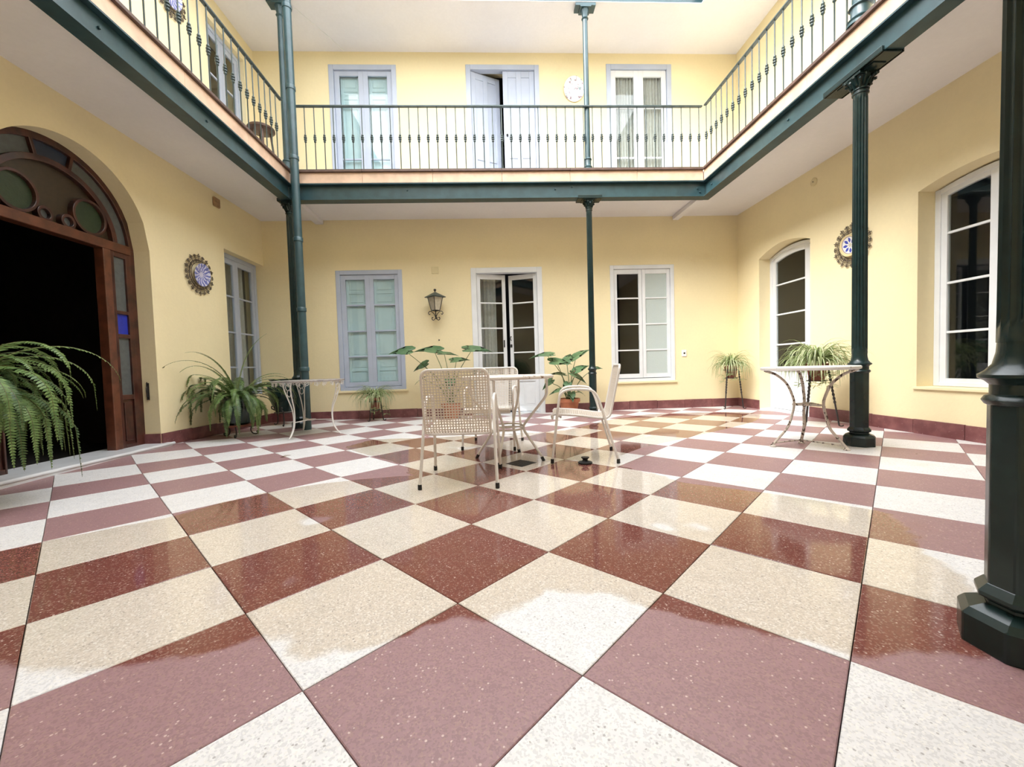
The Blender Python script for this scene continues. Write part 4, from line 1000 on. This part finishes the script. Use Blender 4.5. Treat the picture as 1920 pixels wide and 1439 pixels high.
# ---------------------------------------------------------------- wall decorations
def plate_mat(name, kind_):
    s = NT(name); co = s.pos(True); sep = s.n('ShaderNodeSeparateXYZ'); s.l(co, sep.inputs[0])
    rad = s.math('SQRT', s.math('ADD', s.math('MULTIPLY', sep.outputs[0], sep.outputs[0]), s.math('MULTIPLY', sep.outputs[2], sep.outputs[2])))
    ang = s.math('ARCTAN2', sep.outputs[2], sep.outputs[0])
    if kind_ == 'star':
        c8 = s.math('ABSOLUTE', s.math('COSINE', s.math('MULTIPLY', ang, 4)))
        pet = s.math('MULTIPLY', s.ramp(s.math('SUBTRACT', c8, s.math('ABSOLUTE', s.math('MULTIPLY', s.math('SUBTRACT', rad, .055), 22))), .35, .42), 1)
        c = s.mix(s.ramp(rad, .088, .094), (.75, .75, .72), (.66, .55, .30)); c = s.mix(pet, c, (.06, .08, .42)); c = s.mix(s.ramp(rad, .024, .020), c, (.55, .50, .42))
        edge = s.math('MULTIPLY', s.ramp(rad, .088, .091), s.ramp(rad, .097, .094)); c = s.mix(edge, c, (.25, .18, .3))
    elif kind_ == 'blue':
        a = s.math('SINE', s.math('ADD', s.math('MULTIPLY', ang, 14), s.math('MULTIPLY', s.noise(22, 3, co), 9)))
        f = s.ramp(a, -.2, .35); c = s.mix(f, (.16, .18, .48), (.62, .62, .78)); c = s.mix(s.ramp(s.noise(40, 3, co), .55, .62, 0, .6), c, (.12, .13, .30))
        c = s.mix(s.ramp(rad, .035, .028), c, (.55, .53, .68))
    else:
        f = s.ramp(s.noise(26, 3, co), .58, .62); c = s.mix(f, (.80, .78, .75), (.30, .22, .26)); f2 = s.ramp(s.noise(15, 2, co), .62, .66); c = s.mix(f2, c, (.30, .38, .40))
    s.l(c, s.b.inputs['Base Color']); s.b.inputs['Roughness'].default_value = .15; return s.mat
def wall_plate(label, loc, rz, kind_, ring=True, sx=1, R0=.135):
    t = thing('wall_plate', label, 'plate', loc, rz)   # local y points into the wall
    Mx = Matrix.Rotation(PI/2, 4, 'X'); Sx = Matrix.Diagonal((sx, 1, 1, 1))
    tilt = Matrix.Rotation(R(6), 4, 'X')
    b = MB(); b.lathe([(.0, .018), (R0*.6, .020), (R0*.78, .030), (R0, .040), (R0*1.02, .036), (R0*.98, .028), (R0*.6, .008), (.0, .006)], 40, M=Sx@tilt@Matrix.Translation((0, -.02 if ring else -.0, 0))@Mx, cap=False)
    b.build('dish', plate_mat('plate_glaze_'+kind_, kind_), t, smooth=True)
    if ring:
        b = MB(); rnd = random.Random(3); ez = Vector((0, 0, 1)); ex = Vector((1, 0, 0))
        b.tube([(.145*math.cos(2*PI*i/40), -.02, .145*math.sin(2*PI*i/40)) for i in range(40)], .004, 6, closed=True)
        b.tube([(.200*math.cos(2*PI*i/40), -.015, .200*math.sin(2*PI*i/40)) for i in range(40)], .003, 6, closed=True)
        for k in range(20):
            a = 2*PI*k/20; d = ex*math.cos(a)+ez*math.sin(a); tg = -ex*math.sin(a)+ez*math.cos(a); c = Vector((0, -.018, 0))
            for s in (-1, 1):
                b.tube(spiral(c+d*.170+tg*s*.014, .004, .017, 0, 3*PI, tg*s, d, 10), .0028, 5)
                b.tube(spiral(c+d*.222+tg*s*.013, .004, .018, 0, 3*PI, tg*s, d, 10), .0028, 5)
            b.tube([c+d*.145, c+d*.245], .003, 5)
            b.lathe([(.0, -.006), (.007, -.003), (.007, .003), (.0, .006)], 8, c=tuple(c+d*(.248 if k % 2 else .235)))
        b.build('scroll_frame', M_ironb, t, smooth=True)
        b = MB(); b.tube([(0, -.02, .1), (0, .0, .1)], .006, 6); b.build('hook', M_ironb, t)
    return t
wall_plate('blue and white plate in a curled iron frame on the left wall beside the arch', (XL, 5.25, 2.01), PI/2, 'blue')
wall_plate('white plate with blue star flower in a curled iron frame, behind the fluted column', (XR, 4.53, 2.04), -PI/2, 'star', R0=.12)
wall_plate('patterned plate in iron frame on the upper left wall at the picture edge', (XL+.0, 5.03, 5.13), PI/2, 'blue')
wall_plate('oval pale ceramic plate with faint marks on the upper back wall beside the column', (1.455, YB, 5.205), 0, 'pale', False, .86, .19)

# lantern
ln = thing('wall_lantern', 'black iron wall lantern with frosted glass between the back window and door', 'lantern', (-.862, YB-.17, 1.60))
def sq(r, z): return [Vector((r*math.cos(PI/2*k+PI/2), r*math.sin(PI/2*k+PI/2), z)) for k in range(4)]
rt_, rb_ = .118, .066; z0, z1 = .095, .305
T_, B_ = sq(rt_, z1), sq(rb_, z0)
for k in range(4):
    a, b_, c, d = B_[k], B_[(k+1) % 4], T_[(k+1) % 4], T_[k]
    m_ = MB(); m_.add([a, b_, c, d], [(0, 1, 2, 3)]); o = m_.build('glass_panel', M_lampg, ln); sol = o.modifiers.new('s', 'SOLIDIFY'); sol.thickness = .003
b = MB()
for k in range(4): b.tube([B_[k], T_[k]], .0065, 6); b.tube([B_[k], B_[(k+1) % 4]], .006, 6); b.tube([T_[k], T_[(k+1) % 4]], .006, 6)
b.build('frame', M_iron, ln)
rf_ = sq(.168, z1-.005); b = MB(); ap = Vector((0, 0, z1+.085)); rf2 = sq(.168, z1+.003); b.add(rf_+rf2+[ap], [(3, 2, 1, 0)]+[(k, (k+1) % 4, (k+1) % 4+4, k+4) for k in range(4)]+[(k+4, (k+1) % 4+4, 8) for k in range(4)]); b.build('roof', M_rail, ln)
b = MB(); b.lathe([(.0, .07), (.008, .085), (.010, .09), (.018, .10), (.021, .112), (.018, .124), (.0, .132)], 16, c=(0, 0, z1)); b.build('finial', M_iron, ln, smooth=True)
b = MB(); b.tube([(0, 0, -.035), (0, 0, z0)], .0075, 8); ez = Vector((0, 0, 1))
for s in (-1, 1):
    b.tube(catmull([(0, 0, -.02), (s*.025, 0, .04), (s*.06, 0, .075), (s*.085, 0, .085), (s*.108, 0, .07), (s*.112, 0, .045), (s*.098, 0, .032), (s*.088, 0, .045)], 5), .0055, 6)
    b.tube(catmull([(0, 0, -.01), (s*.02, 0, -.045), (s*.045, 0, -.055), (s*.062, 0, -.035), (s*.055, 0, -.012), (s*.042, 0, -.02)], 5), .006, 6)
b.tube(catmull([(0, 0, .0), (0, .06, -.03), (0, .12, .0), (0, .17, .0)], 5), .007, 6); b.build('scroll_bracket', M_iron, ln, smooth=True)

b = MB(); b.box(-.055, .055, -.012, 0, -.055, .055); o = b.build('junction_box', M_box, loc=(-.867, YB, 2.365), bevel=.004); tag(o, 'small square cream junction box on the back wall above the lantern', 'box')
b = MB(); b.lathe([(.0, .006), (.03, .006), (.03, .0)], 16, M=Matrix.Translation((0, -.008, 0))@Matrix.Rotation(PI/2, 4, 'X')); b.build('cover', M_box, o)
b = MB(); b.box(-.04, .04, -.014, 0, -.055, .055); o = b.build('wall_socket', M_white, loc=(3.215, YB, .915), bevel=.006); tag(o, 'small white socket low on the back wall right of the window', 'socket')
b = MB(); b.box(-.014, .014, -.018, -.012, -.012, .012); b.build('outlet', M_rub, o)
b = MB(); b.box(-.06, .06, -.03, 0, -.06, .06); o = b.build('wall_vent', M_brown, loc=(XL, 5.65, 3.04), rz=PI/2, bevel=.012); tag(o, 'small brown block high on the left wall under the ceiling', 'vent')
for k in range(3): MB().box(-.04, .04, -.035, -.028, -.035+.03*k, -.02+.03*k).build('slat', M_brown, o)
b = MB(); b.lathe([(.05, 0), (.05, .008), (.042, .012), (.0, .012)], 24, M=Matrix.Rotation(PI/2, 4, 'X')); o = b.build('round_cover', M_box, loc=(XR, 5.10, 3.0), rz=-PI/2, smooth=True); tag(o, 'round cream cover plate high on the right wall', 'cover')
MB().lathe([(.0, .018), (.006, .018), (.006, .01)], 8, M=Matrix.Rotation(PI/2, 4, 'X')).build('screw', M_rub, o)
b = MB(); b.tube([(0, .002, 0), (0, -.03, .0), (0, -.034, .01)], .004, 6); b.lathe([(.0, 0), (.012, 0), (.010, .004), (.0, .006)], 10, M=Matrix.Rotation(PI/2, 4, 'X')); o = b.build('wall_nail', M_iron, loc=(-.845, YB, 1.24)); tag(o, 'small rusty nail in the back wall below the lantern', 'nail')
b = MB(); b.box(-.012, .012, -.01, 0, -.09, .09); b.tube([(0, -.01, .05), (0, -.02, .04), (0, -.02, -.05), (.02, -.02, -.06)], .006, 6); b.tube([(0, -.012, -.09), (0, -.012, .1)], .005, 6)
o = b.build('door_bolt', M_iron, loc=(XL-.10, 4.537, .62), rz=0); tag(o, 'dark iron shutter bolt on the inner side of the arch beside the timber frame', 'bolt')

# drain and cap
dr = thing('floor_drain', 'square black drain grate set in a cream tile under the round table', 'drain', (.208, 3.262, gh(.2, 3.26)), ta)
b = MB(); b.box(-.083, .083, -.083, .083, -.001, .0022); b.build('recess', M_rub, dr)
fr_ = MB()
for s in (-1, 1): fr_.box(-.088, .088, min(s*.082, s*.088), max(s*.082, s*.088), 0, .004); fr_.box(min(s*.082, s*.088), max(s*.082, s*.088), -.088, .088, 0, .004)
fr_.build('frame', M_iron, dr)
for k in range(7): MB().box(-.08, .08, -.072+.024*k-.004, -.072+.024*k+.004, .001, .0045).build('bar', M_iron, dr)
cp = thing('drain_plug', 'black rubber stopper with a waist lying on the tiles right of the table', 'stopper', (.708, 3.165, gh(.7, 3.16)+.001))
b = MB(); b.lathe([(.052, 0), (.056, .004), (.054, .012), (.030, .020), (.0, .020)], 28); b.build('disc', M_rub, cp, smooth=True)
b = MB(); b.lathe([(.028, .018), (.020, .026), (.020, .034), (.032, .044), (.032, .050), (.0, .052)], 24); b.build('knob', M_rub, cp, smooth=True)

# stool on the left balcony
sx, sy = -3.08, 5.95
sl_ = thing('stool', 'round dark wooden stool on the left balcony near the corner', 'stool', (sx, sy, ZF))
b = MB(); b.lathe([(.0, .60), (.15, .60), (.17, .61), (.172, .63), (.16, .645), (.0, .645)], 32, cap=False); b.build('seat', M_seat, sl_, smooth=True)
for k in range(4):
    a = PI/2*k+.6; b = MB(); b.tube([(.11*math.cos(a), .11*math.sin(a), .60), (.17*math.cos(a), .17*math.sin(a), -.0)], .014, 8); b.build('leg', M_seat, sl_, smooth=True)
b = MB(); b.tube([(.145*math.cos(2*PI*i/24), .145*math.sin(2*PI*i/24), .25) for i in range(24)], .008, 6, closed=True); b.build('ring', M_seat, sl_, smooth=True)
b = MB(); b.tube([(-2.55, 5.95, 5.772), (-2.3, 6.4, 5.774), (-2.15, 6.7, 5.765)], .006, 6); o = b.build('ceiling_cable', M_white, smooth=True); tag(o, 'thin cable running across the upper ceiling beside the drainpipe', 'cable')
